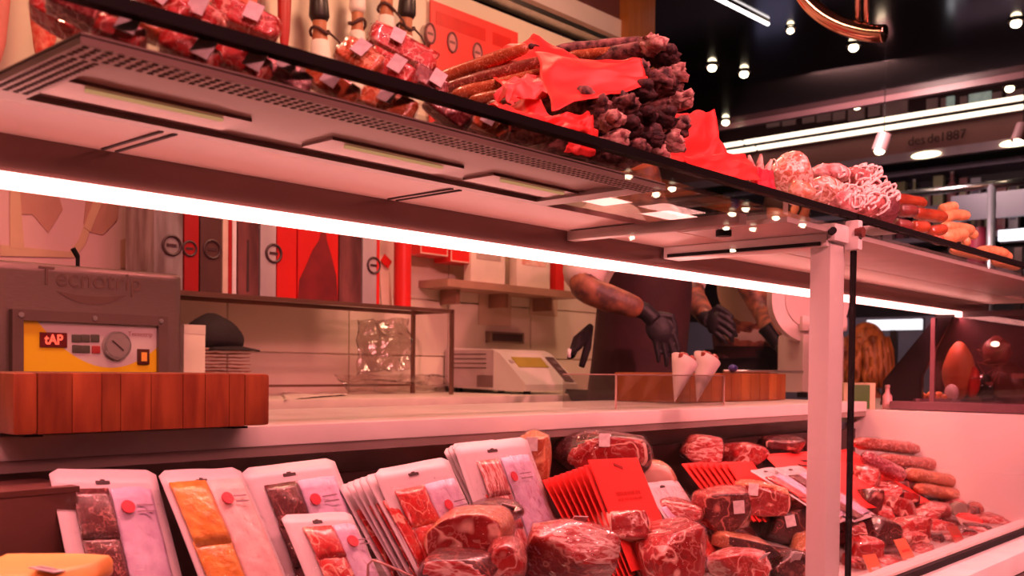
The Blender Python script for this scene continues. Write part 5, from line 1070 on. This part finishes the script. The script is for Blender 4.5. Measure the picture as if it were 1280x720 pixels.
# ---- butcher 2: further back, bending to the right
o = thing('person', 'butcher further back in a grey beige shirt bending forward, dark apron', 'person', (P(930, 450, 2.25).x, 2.25, .15))
pel = P(935, 448, 2.28); ch_ = P(944, 350, 2.15); nk = P(968, 292, 2.1); shR = P(918, 322, 2.02); shL = P(982, 318, 2.25); elL = P(992, 385, 2.0); wrL = P(1003, 442, 1.78); elR = P(955, 392, 1.9); wrR = P(968, 425, 1.72); hc = P(985, 262, 2.05)
J = {'pel': (pel, .14, .12), 'wa': (pel.lerp(ch_, .5), .13, .11), 'ch': (ch_, .15, .12), 'nb': (nk, .06), 'hd': (hc-V((0, 0, .05)), .05), 'sR': (shR, .06), 'eR': (elR, .044), 'wR': (wrR, .032), 'sL': (shL, .06), 'eL': (elL, .048), 'fL': (elL.lerp(wrL, .35), .046), 'wL': (wrL, .032)}
E = [('pel', 'wa'), ('wa', 'ch'), ('ch', 'nb'), ('nb', 'hd'), ('ch', 'sR'), ('sR', 'eR'), ('eR', 'wR'), ('ch', 'sL'), ('sL', 'eL'), ('eL', 'fL'), ('fL', 'wL')]
for s_, sx in (('R', -1), ('L', 1)):
    hp = pel + V((.09*sx, .03*sx, -.06)); kn = V((hp.x-.01, hp.y-.02, .62)); an = V((hp.x, hp.y+.02, .24)); J['h'+s_] = (hp, .10); J['k'+s_] = (kn, .066); J['a'+s_] = (an, .045); J['t'+s_] = (an+V((.10, -.06, -.05)), .035)
    E += [('pel', 'h'+s_), ('h'+s_, 'k'+s_), ('k'+s_, 'a'+s_), ('a'+s_, 't'+s_)]
skin('body', J, E, skin_t, o, 'pel'); head(o, hc, (.7, -.5, -.5), skin_p, hair_d)
skin('shirt', {'lo': (pel.lerp(ch_, .12), .175, .15), 'wa': (pel.lerp(ch_, .6), .16, .135), 'ch': (ch_, .175, .14), 'nb': (nk-V((0, 0, .03)), .075), 'sR': (shR, .085), 'cR': (shR.lerp(elR, .6), .07), 'sL': (shL, .08), 'cL': (shL.lerp(elL, .6), .068)}, [('lo', 'wa'), ('wa', 'ch'), ('ch', 'nb'), ('ch', 'sR'), ('sR', 'cR'), ('ch', 'sL'), ('sL', 'cL')], shirt2, o, 'ch')
skin('apron', {'wa': (pel.lerp(ch_, .22), .165, .14), 'hip': (pel, .17, .15), 'hem': (V((pel.x, pel.y, .62)), .19, .17)}, [('wa', 'hip'), ('hip', 'hem')], apron_m, o, 'hip')
skin('trousers', {k_: (J[k_][0], J[k_][1]+.015, J[k_][-1]+.015) for k_ in ('pel', 'hR', 'kR', 'aR', 'hL', 'kL', 'aL')}, [('pel', 'hR'), ('hR', 'kR'), ('kR', 'aR'), ('pel', 'hL'), ('hL', 'kL'), ('kL', 'aL')], pants, o, 'pel')
hand(o, wrL, wrL+V((.02, -.05, -.07)), V((.1, -.2, -1)), V((-1, 0, 0)), skin_t, .3, .9, 'hand'); hand(o, wrR, wrR+V((.02, -.05, -.07)), V((.1, -.2, -1)), V((1, 0, 0)), glove, .3, .9)
# ---- customer with bronze hair beyond the post
o = thing('person', 'woman with wavy bronze hair and lilac top seen right of the post', 'person', (P(1086, 480, 1.95).x, 1.95, 0))
hc = P(1084, 438, 1.95); gx = hc.z
brz = M('bronze hair', (.62, .22, .06), .45, noise=40, col2=(.16, .04, .015), scale=(1, 1, .2))
bx_, by_ = hc.x, hc.y
J = {'pel': (V((bx_, by_, gx-.72)), .14, .11), 'ch': (V((bx_, by_, gx-.36)), .13, .10), 'nb': (V((bx_, by_, gx-.2)), .055), 'hd': (V((bx_, by_, gx-.08)), .05), 'sR': (V((bx_-.13, by_+.1, gx-.27)), .055), 'eR': (V((bx_-.15, by_+.1, gx-.56)), .04), 'wR': (V((bx_-.02, by_, gx-.66)), .03), 'sL': (V((bx_+.13, by_-.1, gx-.27)), .055), 'eL': (V((bx_+.15, by_-.12, gx-.56)), .04), 'wL': (V((bx_+.03, by_-.02, gx-.68)), .03)}
E = [('pel', 'ch'), ('ch', 'nb'), ('nb', 'hd'), ('ch', 'sR'), ('sR', 'eR'), ('eR', 'wR'), ('ch', 'sL'), ('sL', 'eL'), ('eL', 'wL')]
for s_, sx in (('R', -1), ('L', 1)):
    J['h'+s_] = (V((bx_+.08*sx, by_-.06*sx, .46)), .085); J['k'+s_] = (V((bx_+.08*sx, by_-.06*sx, .27)), .06); J['a'+s_] = (V((bx_+.08*sx, by_-.06*sx, .07)), .045); E += [('pel', 'h'+s_), ('h'+s_, 'k'+s_), ('k'+s_, 'a'+s_)]
skin('body', J, E, skin_p, o, 'pel'); hd = head(o, hc, (.9, -.2, -.1), skin_p, brz, 1.0, True)
skin('lilac_top', {k_: (J[k_][0], J[k_][1]+.018, J[k_][-1]+.018) for k_ in ('pel', 'ch', 'sR', 'eR', 'sL', 'eL')}, [('pel', 'ch'), ('ch', 'sR'), ('sR', 'eR'), ('ch', 'sL'), ('sL', 'eL')], M('lilac cloth', (.52, .42, .60), .8), o, 'ch')
hb = B(); rg = random.Random(9)
for i in range(40):
    th = rg.uniform(0, 2*pi); r0_ = rg.uniform(.02, .10)
    hb.tube([(hc.x-o.location.x + (.09+.02*sin(3*j+i))*cos(th)*(1+.12*j), hc.y-o.location.y + .10*sin(th)*(1+.10*j), gx+.06-.06*j) for j in range(5)], [.016, .022, .022, .018, .006], 6)
s_ = hb.done('hair_locks', brz, o, True); s_['kind'] = 'stuff'
# ================================================================ WORKTOP END AND NEIGHBOUR CASE (beyond the end panel)
ZE = .925
o = tag(bx('end_shelf', (3.62, 1.235, ZE-.021), (1.5, .97, .04), pink_panel), 'pinkish shelf top continuing beyond the end panel of the case', 'shelf')
q = at(1081, 503, Y=1.20); o = thing('green_carton', 'dark green carton wrapped with cream paper right of the post', 'carton', (q.x, 1.22, ZE+.0005), (0, 0, FACE)); k = mpp(q)
bx('carton_body', (0, 0, 15*k), (22*k, .05, 30*k), M('carton green', (.06, .16, .03), .5, noise=6), o, .002); bx('cream_wrap', (0, .014, 16*k), (40*k, .05, 33*k), M('cream wrap', (.82, .62, .42), .6, noise=9), o, .004)
for i, (x, y, h_, mt, lb) in enumerate(((1119, 505, 34, M('crimson bottle', (.42, .02, .06), .25, coat=.6), 'small crimson bottle beside the slanted black panel'), (1109, 505, 26, M('pink jar', (.70, .36, .38), .35), 'small pinkish jar left of the crimson bottle'))):
    q = at(x, y, Y=1.16); k = mpp(q); o = thing('sauce_bottle', lb, 'bottle', (q.x, 1.16, ZE+.0005))
    B().tube([(0, 0, 0), (0, 0, h_*.62*k), (0, 0, h_*.78*k), (0, 0, h_*k)], [6*k, 6*k, 3*k, 2.6*k], 14).done('bottle_body', mt, o, 40); B().cyl((0, 0, h_*k), (0, 0, (h_+4)*k), 3.2*k, n=12).done('cap', M('bottle cap', (.5, .3, .3), .4), o, 40)
dk = M('neighbour dark', (.012, .006, .010), .3, noise=4); dkp = M('neighbour ledge', (.20, .09, .11), .35, noise=5)
XNB = 2.93
def NB(x, y, dx=0): return at(x, y, X=XNB+dx)
pa, pb = NB(1118, 508), NB(1300, 508)
o = thing('neighbour_case', 'dark neighbouring display case with slanted black panel behind the end of the counter', 'display case', (XNB+.15, (pa.y+pb.y)/2, ZE))
ol = o.location
bx('ledge', (.02, 0, .013), (.42, pa.y-pb.y, .024), dkp, o, .004)
pts = [(1172, 393), (1192, 393), (1152, 470), (1152, 506), (1100, 506), (1104, 476)]
w_ = [NB(x, y) for x, y in pts]
B().prism([(p.y, p.z) for p in w_], .016, lambda u, v, d_: V((XNB+d_, u, v))-ol).done('slanted_panel', dk, o)
a, c = NB(1172, 398), NB(1310, 506)
bx('front_pane', V((XNB-.03, (a.y+c.y)/2, (a.z+c.z)/2))-ol, (.004, a.y-c.y, a.z-c.z), glass('neighbour pane', (.80, .70, .72), 1.3, base=.03), o)
ya, yb = at(1168, 450, X=XNB+.3).y, at(1330, 450, X=XNB+.3).y
bx('back_panel', V((XNB+.3, (ya+yb)/2, (a.z+c.z)/2))-ol, (.01, ya-yb, (a.z-c.z)*1.3), M('neighbour back', (.07, .022, .028), .4, noise=5), o)
bx('corner_post', V((XNB-.03, NB(1171, 450).y, (a.z+c.z)/2))-ol, (.012, .012, a.z-c.z), M('neighbour post', (.24, .10, .12), .3), o)
q = NB(1198, 484, .12); k = mpp(q); o = thing('standing_ham', 'orange skinned ham with red cut side standing in the neighbouring case', 'ham', (q.x, q.y, q.z-.03), (0, 0, FACE))
B().ball((0, 0, 34*k), (19*k, .05, 36*k), u=20, v=16, fn=lambda p: V((p.x*(1-.35*max(0, p.z)), p.y, p.z))*(1+.05*nz(p, 3, 4))).done('ham_skin', M('ham orange skin', (.72, .30, .13), .45, noise=9, col2=(.50, .13, .06), scale=(3, 1, .4)), o, True)
B().ball((11*k, -.03, 20*k), (9*k, .03, 20*k), u=14, v=10).done('red_cut', M('ham red cut', (.72, .05, .04), .4), o, True); B().ball((-14*k, -.03, 6*k), (7*k, .03, 11*k), u=14, v=10).done('white_fat', M('white fat', (.85, .74, .80), .4), o, True)
q = NB(1160, 496, .05); k = mpp(q); o = thing('orange_snack_tray', 'small tray of orange snacks at the left end of the neighbouring case', 'food tray', (q.x, q.y, ZE+.0255), (0, 0, FACE))
bx('tray', (0, 0, .004), (44*k, .08, .008), dkp, o)
for i in range(7): B().ball(((-16+6*i)*k, .01*((i*7) % 3-1), 5*k+(i % 2)*3*k), (6*k, .014, 4*k), u=10, v=8, fn=lambda p, i=i: p*(1+.25*nz(p, 2, i))).done('snack', M('orange snack', (.82, .34, .14), .45, noise=10), o, True)
rg = random.Random(4)
for i, (x, y, w2, h2, mt, lb) in enumerate(((1232, 486, 44, 34, M('dark green bottle', (.02, .04, .035), .2, coat=.5), 'dark green rounded bottle mass in the neighbouring case'), (1262, 480, 44, 50, M('dark brown goods', (.10, .03, .025), .4, noise=10), 'dark brown goods at the right in the neighbouring case'), (1216, 498, 30, 12, M('olive leaves', (.13, .12, .03), .5, noise=14), 'olive green leaves under the standing ham'), (1246, 440, 30, 40, M('dim maroon goods', (.22, .06, .05), .4, noise=12), 'dim maroon dried meat hanging in the neighbouring case'))):
    q = NB(x, y, .16); k = mpp(q); o = thing('dark_goods', lb, 'goods', q, (0, 0, FACE))
    B().ball((0, 0, 0), (w2/2*k, .05, h2/2*k), u=16, v=12, fn=lambda p, i=i: p*(1+.2*nz(p, 2.2, i))).done('goods_body', mt, o, True); B().box((0, -.045, h2*.2*k), (w2*.4*k, .01, h2*.12*k)).done('goods_band', M('goods band', (.3, .12, .1), .4), o)
# twig of small lights
q = NB(1236, 420, .05); k = mpp(q); o = thing('twig_branch', 'reddish twig with a small bright lamp in the neighbouring case', 'branch', q, (0, 0, FACE))
tb = B()
for i in range(9):
    p0 = V((rg.uniform(-10, 10)*k, 0, rg.uniform(-50, 0)*k)); tb.tube([p0, p0+V((rg.uniform(-14, 24)*k, .01, rg.uniform(-12, 14)*k)), p0+V((rg.uniform(-20, 30)*k, .0, rg.uniform(-20, 10)*k))], .002, 5)
tb.done('twigs', M('twig brown', (.38, .14, .10), .5), o, True)['kind'] = 'stuff'
B().ball((6*k, -.01, -10*k), (5*k, .01, 3.5*k), u=12, v=8).done('lamp', spot_glow, o, True)

# ================================================================ CEILING: spots, strip, curved rail
def ceil_spot(x, y, label, rot=(0, 0, 0), s=1.0, grp='recessed ceiling spots over the market aisle', zc=2.9):
    q = at(x, y, Z=zc-.03)
    o = thing('ceiling_spot', label, 'ceiling lamp', (q.x, q.y, zc), rot, grp)
    B().tube([(.036*s*cos(2*pi*k/18), .036*s*sin(2*pi*k/18), -.006) for k in range(18)], .006*s, 6, closed=True).done('trim_ring', dark_metal, o, True)
    B().ball((0, 0, -.02), (.027*s, .027*s, .021*s), u=16, v=10).done('bulb', spot_glow, o, True)
    return o
for i, (x, y) in enumerate(((890, 87), (930, 95), (1067, 62), (988, 41), (1270, 32), (907, 155), (1071, 135), (1262, 113))):
    ceil_spot(x, y, ('glowing ceiling spot left of the pair above the red bag', 'oval glowing ceiling spot right of the pair above the red bag', 'single ceiling spot below the curved rail end', 'small ceiling spot below the ceiling light strip', 'ceiling spot near the upper right corner', 'ceiling spot at the ceiling edge just above the left tube end', 'ceiling spot at the ceiling edge in the middle of the market', 'ceiling spot at the ceiling edge far right')[i], s=1.0 if i != 3 else .7)
# spots above the customers, seen mirrored in the front glass
for i, (x, y) in enumerate(((785, 218), (820, 240), (840, 233), (915, 265), (932, 259), (908, 283), (941, 284), (970, 270), (1003, 279), (916, 311), (790, 295))):
    q = at(x, y, Z=2.9); q = CAMP+(q-CAMP)*1.0
    nth = ('first', 'third', 'fourth', 'sixth', 'eighth', 'fifth', 'ninth', 'tenth', 'eleventh', 'seventh', 'second')[i]
    o = thing('ceiling_spot', 'ceiling spot above the customers, mirrored as the %s dot from left in the front glass' % nth, 'ceiling lamp', (q.x, 2*G-q.y, 2.9), (0, 0, 0), 'ceiling spots above the customers')
    B().tube([(.05*cos(2*pi*k/18), .05*sin(2*pi*k/18), -.008) for k in range(18)], .010, 6, closed=True).done('trim_ring', dark_metal, o, True); B().ball((0, 0, -.02), (.034, .034, .03), u=16, v=10).done('bulb', glow('aisle spot glow', (1, .82, .55), 60), o, True)
a, c = at(893, -4, Z=2.885), at(960, 30, Z=2.885)
o = thing('ceiling_light_strip', 'white linear light strip on the black ceiling', 'ceiling lamp', (a+c)/2); B().tube([a-o.location, c-o.location], .010, 8).done('tube', glow('ceiling strip', (1, .88, .86), 6), o, True); B().tube([a-o.location+V((0, 0, .010)), c-o.location+V((0, 0, .010))], .011, 6).done('housing', dark_metal, o, True)
Yr = 1.15
pts = [(1000, -14), (1012, 4), (1030, 20), (1052, 32), (1075, 39), (1093, 42), (1106, 42)]
w_ = [at(x, y, X=2.9) for x, y in pts]
o = thing('curved_rail', 'curved copper coloured rail hanging from the ceiling at top right', 'rail', w_[3])
cop = M('copper chrome', (.72, .42, .32), .12, 1, noise=4)
def smooth(P_, n=5):
    out = []
    for i in range(len(P_)-1):
        p0, p1, p2, p3 = P_[max(0, i-1)], P_[i], P_[i+1], P_[min(len(P_)-1, i+2)]
        for j in range(n):
            t = j/n; out.append(.5*((2*p1)+(p2-p0)*t+(2*p0-5*p1+4*p2-p3)*t*t+(3*p1-p0-3*p2+p3)*t**3))
    return out+[P_[-1]]
B().tube(smooth([p-o.location for p in w_]), .026, 14).done('rail_tube', cop, o, True)
q = at(1078, 30, X=2.9); 
for dx in (-.012, .014): B().tube([q-o.location+V((0, dx, 0)), V((q.x, q.y+dx, 2.9))-o.location], .009, 10).done('hanger_rod', cop, o, True)

# ================================================================ FAR MARKET STALLS across the aisle
XF = 9.6
def FP(x, y, dx=0): return at(x, y, X=XF+dx)
dim = M('stall dark', (.030, .016, .020), .5, noise=2)
struct(bx('wall_far', (XF+1.6, 3.0, 1.9), (.1, 14, 3.9), dim))
a, c = FP(880, 160, .1), FP(1300, 205, .1)
o = thing('far_stall', 'dark far market stall with long fascia board across the aisle', 'market stall', (XF+.3, 4, 0)); ol = o.location
def fb_(name, x0, y0, x1, y1, dx, th, mt, par=None):
    p, q = FP(x0, y0, dx), FP(x1, y1, dx); ang = 0
    return bx(name, V((XF+dx+th/2, (p.y+q.y)/2, (p.z+q.z)/2))-ol, (th, abs(p.y-q.y), abs(p.z-q.z)), mt, par or o)
zA, zB = FP(1280, 146).z, FP(1280, 178).z
def band(name, zlo, zhi, dx, th, mt, y0=1.2, y1=7.5): return bx(name, V((XF+dx+th/2, (y0+y1)/2, (zlo+zhi)/2))-ol, (th, y1-y0, zhi-zlo), mt, o)
band('fascia_board', FP(1180, 190).z, FP(1180, 152).z, .02, .06, M('fascia red brown', (.34, .12, .11), .5, noise=2))
band('upper_board', FP(1180, 138, .2).z, FP(1180, 108, .2).z, .2, .06, M('upper dark', (.07, .025, .03), .5))
band('dark_band', FP(1180, 200).z-.02, FP(1180, 190).z, .15, .06, black)  # plain black band below the fascia board
p = FP(1170, 172)
RT = Matrix(((0, 0, -1), (-1, 0, 0), (0, 1, 0)))
for w2, x in (('des', 1146), ('de', 1167), ('1887', 1191)): text('fascia_lettering', w2, .12, M('fascia letters', (.05, .012, .012), .5), o, V((XF-.003, FP(x, 172).y, FP(1168, 173).z))-ol, rot=RT, depth=.003)
tile = M('sign tile', (.62, .38, .40), .5, noise=3, col2=(.48, .26, .28)); 
for i, (x0, x1, y) in enumerate(((958, 974, 151), (978, 994, 149), (1003, 1018, 146), (1021, 1038, 144), (1041, 1056, 143), (1060, 1080, 142), (1085, 1100, 138), (1103, 1134, 135), (1158, 1172, 130), (1176, 1182, 129), (1200, 1208, 127), (1240, 1252, 122), (1258, 1280, 120))):
    fb_('sign_tile', x0, y-6, x1, y+6, .17, .03, tile)
fb_('picture_panel', 1211, 118, 1238, 131, .165, .03, M('picture greenish', (.55, .62, .55), .4, noise=12, col2=(.2, .25, .2), emit=(.7, .8, .7), estr=.25)); fb_('picture_panel', 1183, 121, 1192, 134, .165, .03, M('picture greenish', (.5, .6, .5)))
for nm_, ys, d_ in (('upper', (172.5, 131.5), 0), ('lower', (181.5, 143.5), 0)):
    zz = FP(1092, (ys[0]+ys[1])/2, -.08).z
    for (x0, x1, lb) in ((880, 928 if nm_ == 'upper' else 944, 'short piece'), (931 if nm_ == 'upper' else 947, 1300, 'long piece')):
        ya, yb = FP(x0, ys[0]+ (ys[1]-ys[0])*(x0-905)/375, -.08).y, FP(x1, ys[0]+(ys[1]-ys[0])*(x1-905)/375, -.08).y
        t = thing('light_tube', '%s warm light tube of the far stall, %s' % (nm_, lb), 'light tube', (XF-.08, (ya+yb)/2, zz)); B().box((0, 0, 0), (.04, abs(ya-yb), .036)).done('tube', tube_glow, t); B().box((.04, 0, .0), (.03, abs(ya-yb), .05)).done('housing', dark_metal, t)
for (x, y, lb) in ((1102, 180, 'pinkish cylinder spotlight hanging before the far fascia'), (1276, 168, 'pinkish cylinder spotlight at the right edge of the picture')):
    q = at(x, y, X=6.45); k = mpp(q); t = thing('spotlight', lb, 'spotlight', q, (0, 0, FACE))
    B().cyl((4*k, 0, 12*k), (-3*k, 0, -9*k), 9*k, 9.5*k, n=20).done('housing', M('spot housing', (.24, .12, .13), .4, noise=8), t, 40); B().ball((-3.4*k, -3*k, -9*k), (6.5*k, 6*k, 5*k), u=14, v=10).done('lens', spot_glow, t, True); B().tube([(3*k, 0, 10*k), (3*k, 0, 2.9-q.z)], .003, 6).done('stem', black, t, True)
# rail with oval lamps
za = FP(1140, 196, -.6).z
t = thing('lamp_rail', 'purple grey rail with glowing oval lamps under the far fascia', 'rail', (XF-.6, 3.6, za)); bx('rail_bar', (0, 0, 0), (.06, 6.5, .075), M('rail purple', (.40, .26, .30), .4, .3), t)
for x in (1160, 1272): B().ball((-.05, FP(x, 196, -.6).y-3.6, -.01), (.04, .13, .03), u=16, v=10).done('oval_lamp', glow('oval glow', (1, .92, .55), 4), t, True)
# shelves with goods
t = thing('far_shelf_unit', 'dark shelf unit stocked with goods under the far fascia', 'shelf', (XF+.3, 3.4, 0))
for y in (214, 262, 300, 345): bx('shelf_board', V((XF+.3, 3.4, FP(1190, y, .3).z))-t.location, (.4, 4.6, .05), M('shelf lilac', (.34, .26, .36), .4), t)
bx('back_board', V((XF+.55, 3.4, 1.9))-t.location, (.04, 4.6, 2.4), M('shelf back dark', (.05, .03, .045), .5), t)
cols = [(.62, .30, .34), (.30, .06, .10), (.20, .18, .28), (.40, .36, .22), (.10, .05, .08), (.48, .42, .50), (.34, .12, .14), (.26, .22, .12)]
rg = random.Random(21)
names = ['first', 'second', 'third', 'fourth', 'fifth', 'sixth', 'seventh', 'eighth', 'ninth', 'tenth', 'eleventh', 'twelfth']
cw = ['pinkish', 'dark red', 'slate', 'olive', 'black', 'lilac', 'brick red', 'khaki']
for row, (yb, n_, rn) in enumerate(((262, 12, 'upper'), (300, 12, 'middle'))):
    for i in range(n_):
        x = 1098+i*15.6; q = FP(x, yb-2, .25); ci = rg.randrange(8); h_ = rg.uniform(.14, .30); w2 = rg.uniform(.07, .10)
        zb = FP(1190, yb, .3).z + .026
        g = thing('shelf_packet', 'small %s packet on the %s far shelf, %s from the left' % (cw[ci], rn, names[i]), 'packet', (XF+.2, q.y, zb), group='goods on the far shelves')
        m_ = M('goods %d' % ci, cols[ci], .4, noise=6)
        if i % 3: bx('packet_body', (0, 0, h_/2), (.08, w2, h_), m_, g, .006); bx('packet_label', (-.042, 0, h_*.5), (.004, w2*.7, h_*.3), M('goods label %d' % ((ci+5) % 8), cols[(ci+5) % 8], .4), g)
        else:
            B().tube([(0, 0, 0), (0, 0, h_*.6), (0, 0, h_*.75), (0, 0, h_)], [w2/2, w2/2, w2*.2, w2*.18], 12).done('bottle_body', m_, g, 40); B().cyl((0, 0, h_), (0, 0, h_+.02), w2*.22, n=10).done('cap', M('goods cap', (.5, .4, .4), .4), g, 40)
# steel rail, post, lit tubes nearer than the stall
XN = 6.6
za = at(1180, 234, X=XN); 
t = thing('steel_rail', 'horizontal steel rail on a post in front of the far stall', 'rail', at(1240, 231, X=XN)); a = at(1095, 241, X=XN); c = at(1310, 226, X=XN); mid = t.location.z
B().tube([V((XN, a.y, mid))-t.location, V((XN, c.y, mid))-t.location], .024, 12).done('rail_tube', M('rail steel', (.70, .66, .70), .25, 1, noise=5), t, True); B().tube([(0, 0, 0), (0, 0, -t.location.z)], .026, 12).done('post_tube', M('post steel', (.66, .62, .74), .3, .8, noise=5), t, True)
p, q = at(1190, 246, X=7.4), at(1300, 268, X=7.4)
o = tag(bx('lilac_board', (7.4, (p.y+q.y)/2, (p.z+q.z)/2), (.04, abs(p.y-q.y), abs(p.z-q.z)), M('lilac board', (.15, .12, .19), .4, noise=2)), 'lilac horizontal board behind the steel rail', 'board')
for (x0, x1, y, lb) in ((1249, 1300, 293, 'bright white tube right of the steel post'), (1180, 1202, 292, 'short bright white tube left of the steel post'), (1085, 1152, 406, 'white tube seen through the glass above the bronze hair')):
    p, q = at(x0, y, X=7.6), at(x1, y, X=7.6); t = thing('white_tube', lb, 'light tube', (p+q)/2)
    bx('tube', (0, 0, 0), (.05, abs(p.y-q.y), .075 if y < 400 else .08), cool_glow, t); bx('housing', (.05, 0, 0), (.04, abs(p.y-q.y), .1), dark_metal, t); bx('stand', (.0, 0, -.55*(t.location.z-1.1)), (.04, .05, (t.location.z-1.1)*.9), dark_metal, t) if t.location.z > 1.4 else None
p = at(1224, 300, X=6.9); t = thing('red_extinguisher', 'dim red upright canister beside the steel post', 'canister', (6.9, p.y, 0)); B().tube([(0, 0, 0), (0, 0, p.z-.1), (0, 0, p.z+.08)], [.07, .07, .05], 14).done('canister_body', M('dim red', (.34, .03, .07), .4), t, 40); B().cyl((0, 0, p.z+.08), (0, 0, p.z+.13), .03, n=12).done('cap', dark_metal, t, 40)
# cold counter across the passage, seen under the canopy between the butchers and the post
p = at(1110, 455, X=7.8)
t = thing('cold_counter', 'blue grey cold counter across the passage behind the butchers', 'counter', (7.9, 4.2, 0)); bx('body', (0, 0, .55), (.6, 6.0, 1.1), M('cold counter body', (.16, .12, .16), .4, noise=4), t); bx('back_wall', (.4, 0, 1.25), (.05, 6.0, .5), M('cold counter back', (.22, .20, .28), .4, noise=6), t)
q = at(948, 372, X=7.6); bx('blue_light_patch', (-.1, q.y-4.2, q.z), (.05, .32, .42), M('bluish glow', (.34, .36, .62), .4, emit=(.4, .42, .8), estr=.35), t)  # added glowing panel standing in for a patch of lilac-blue light
bpy.context.view_layer.update()
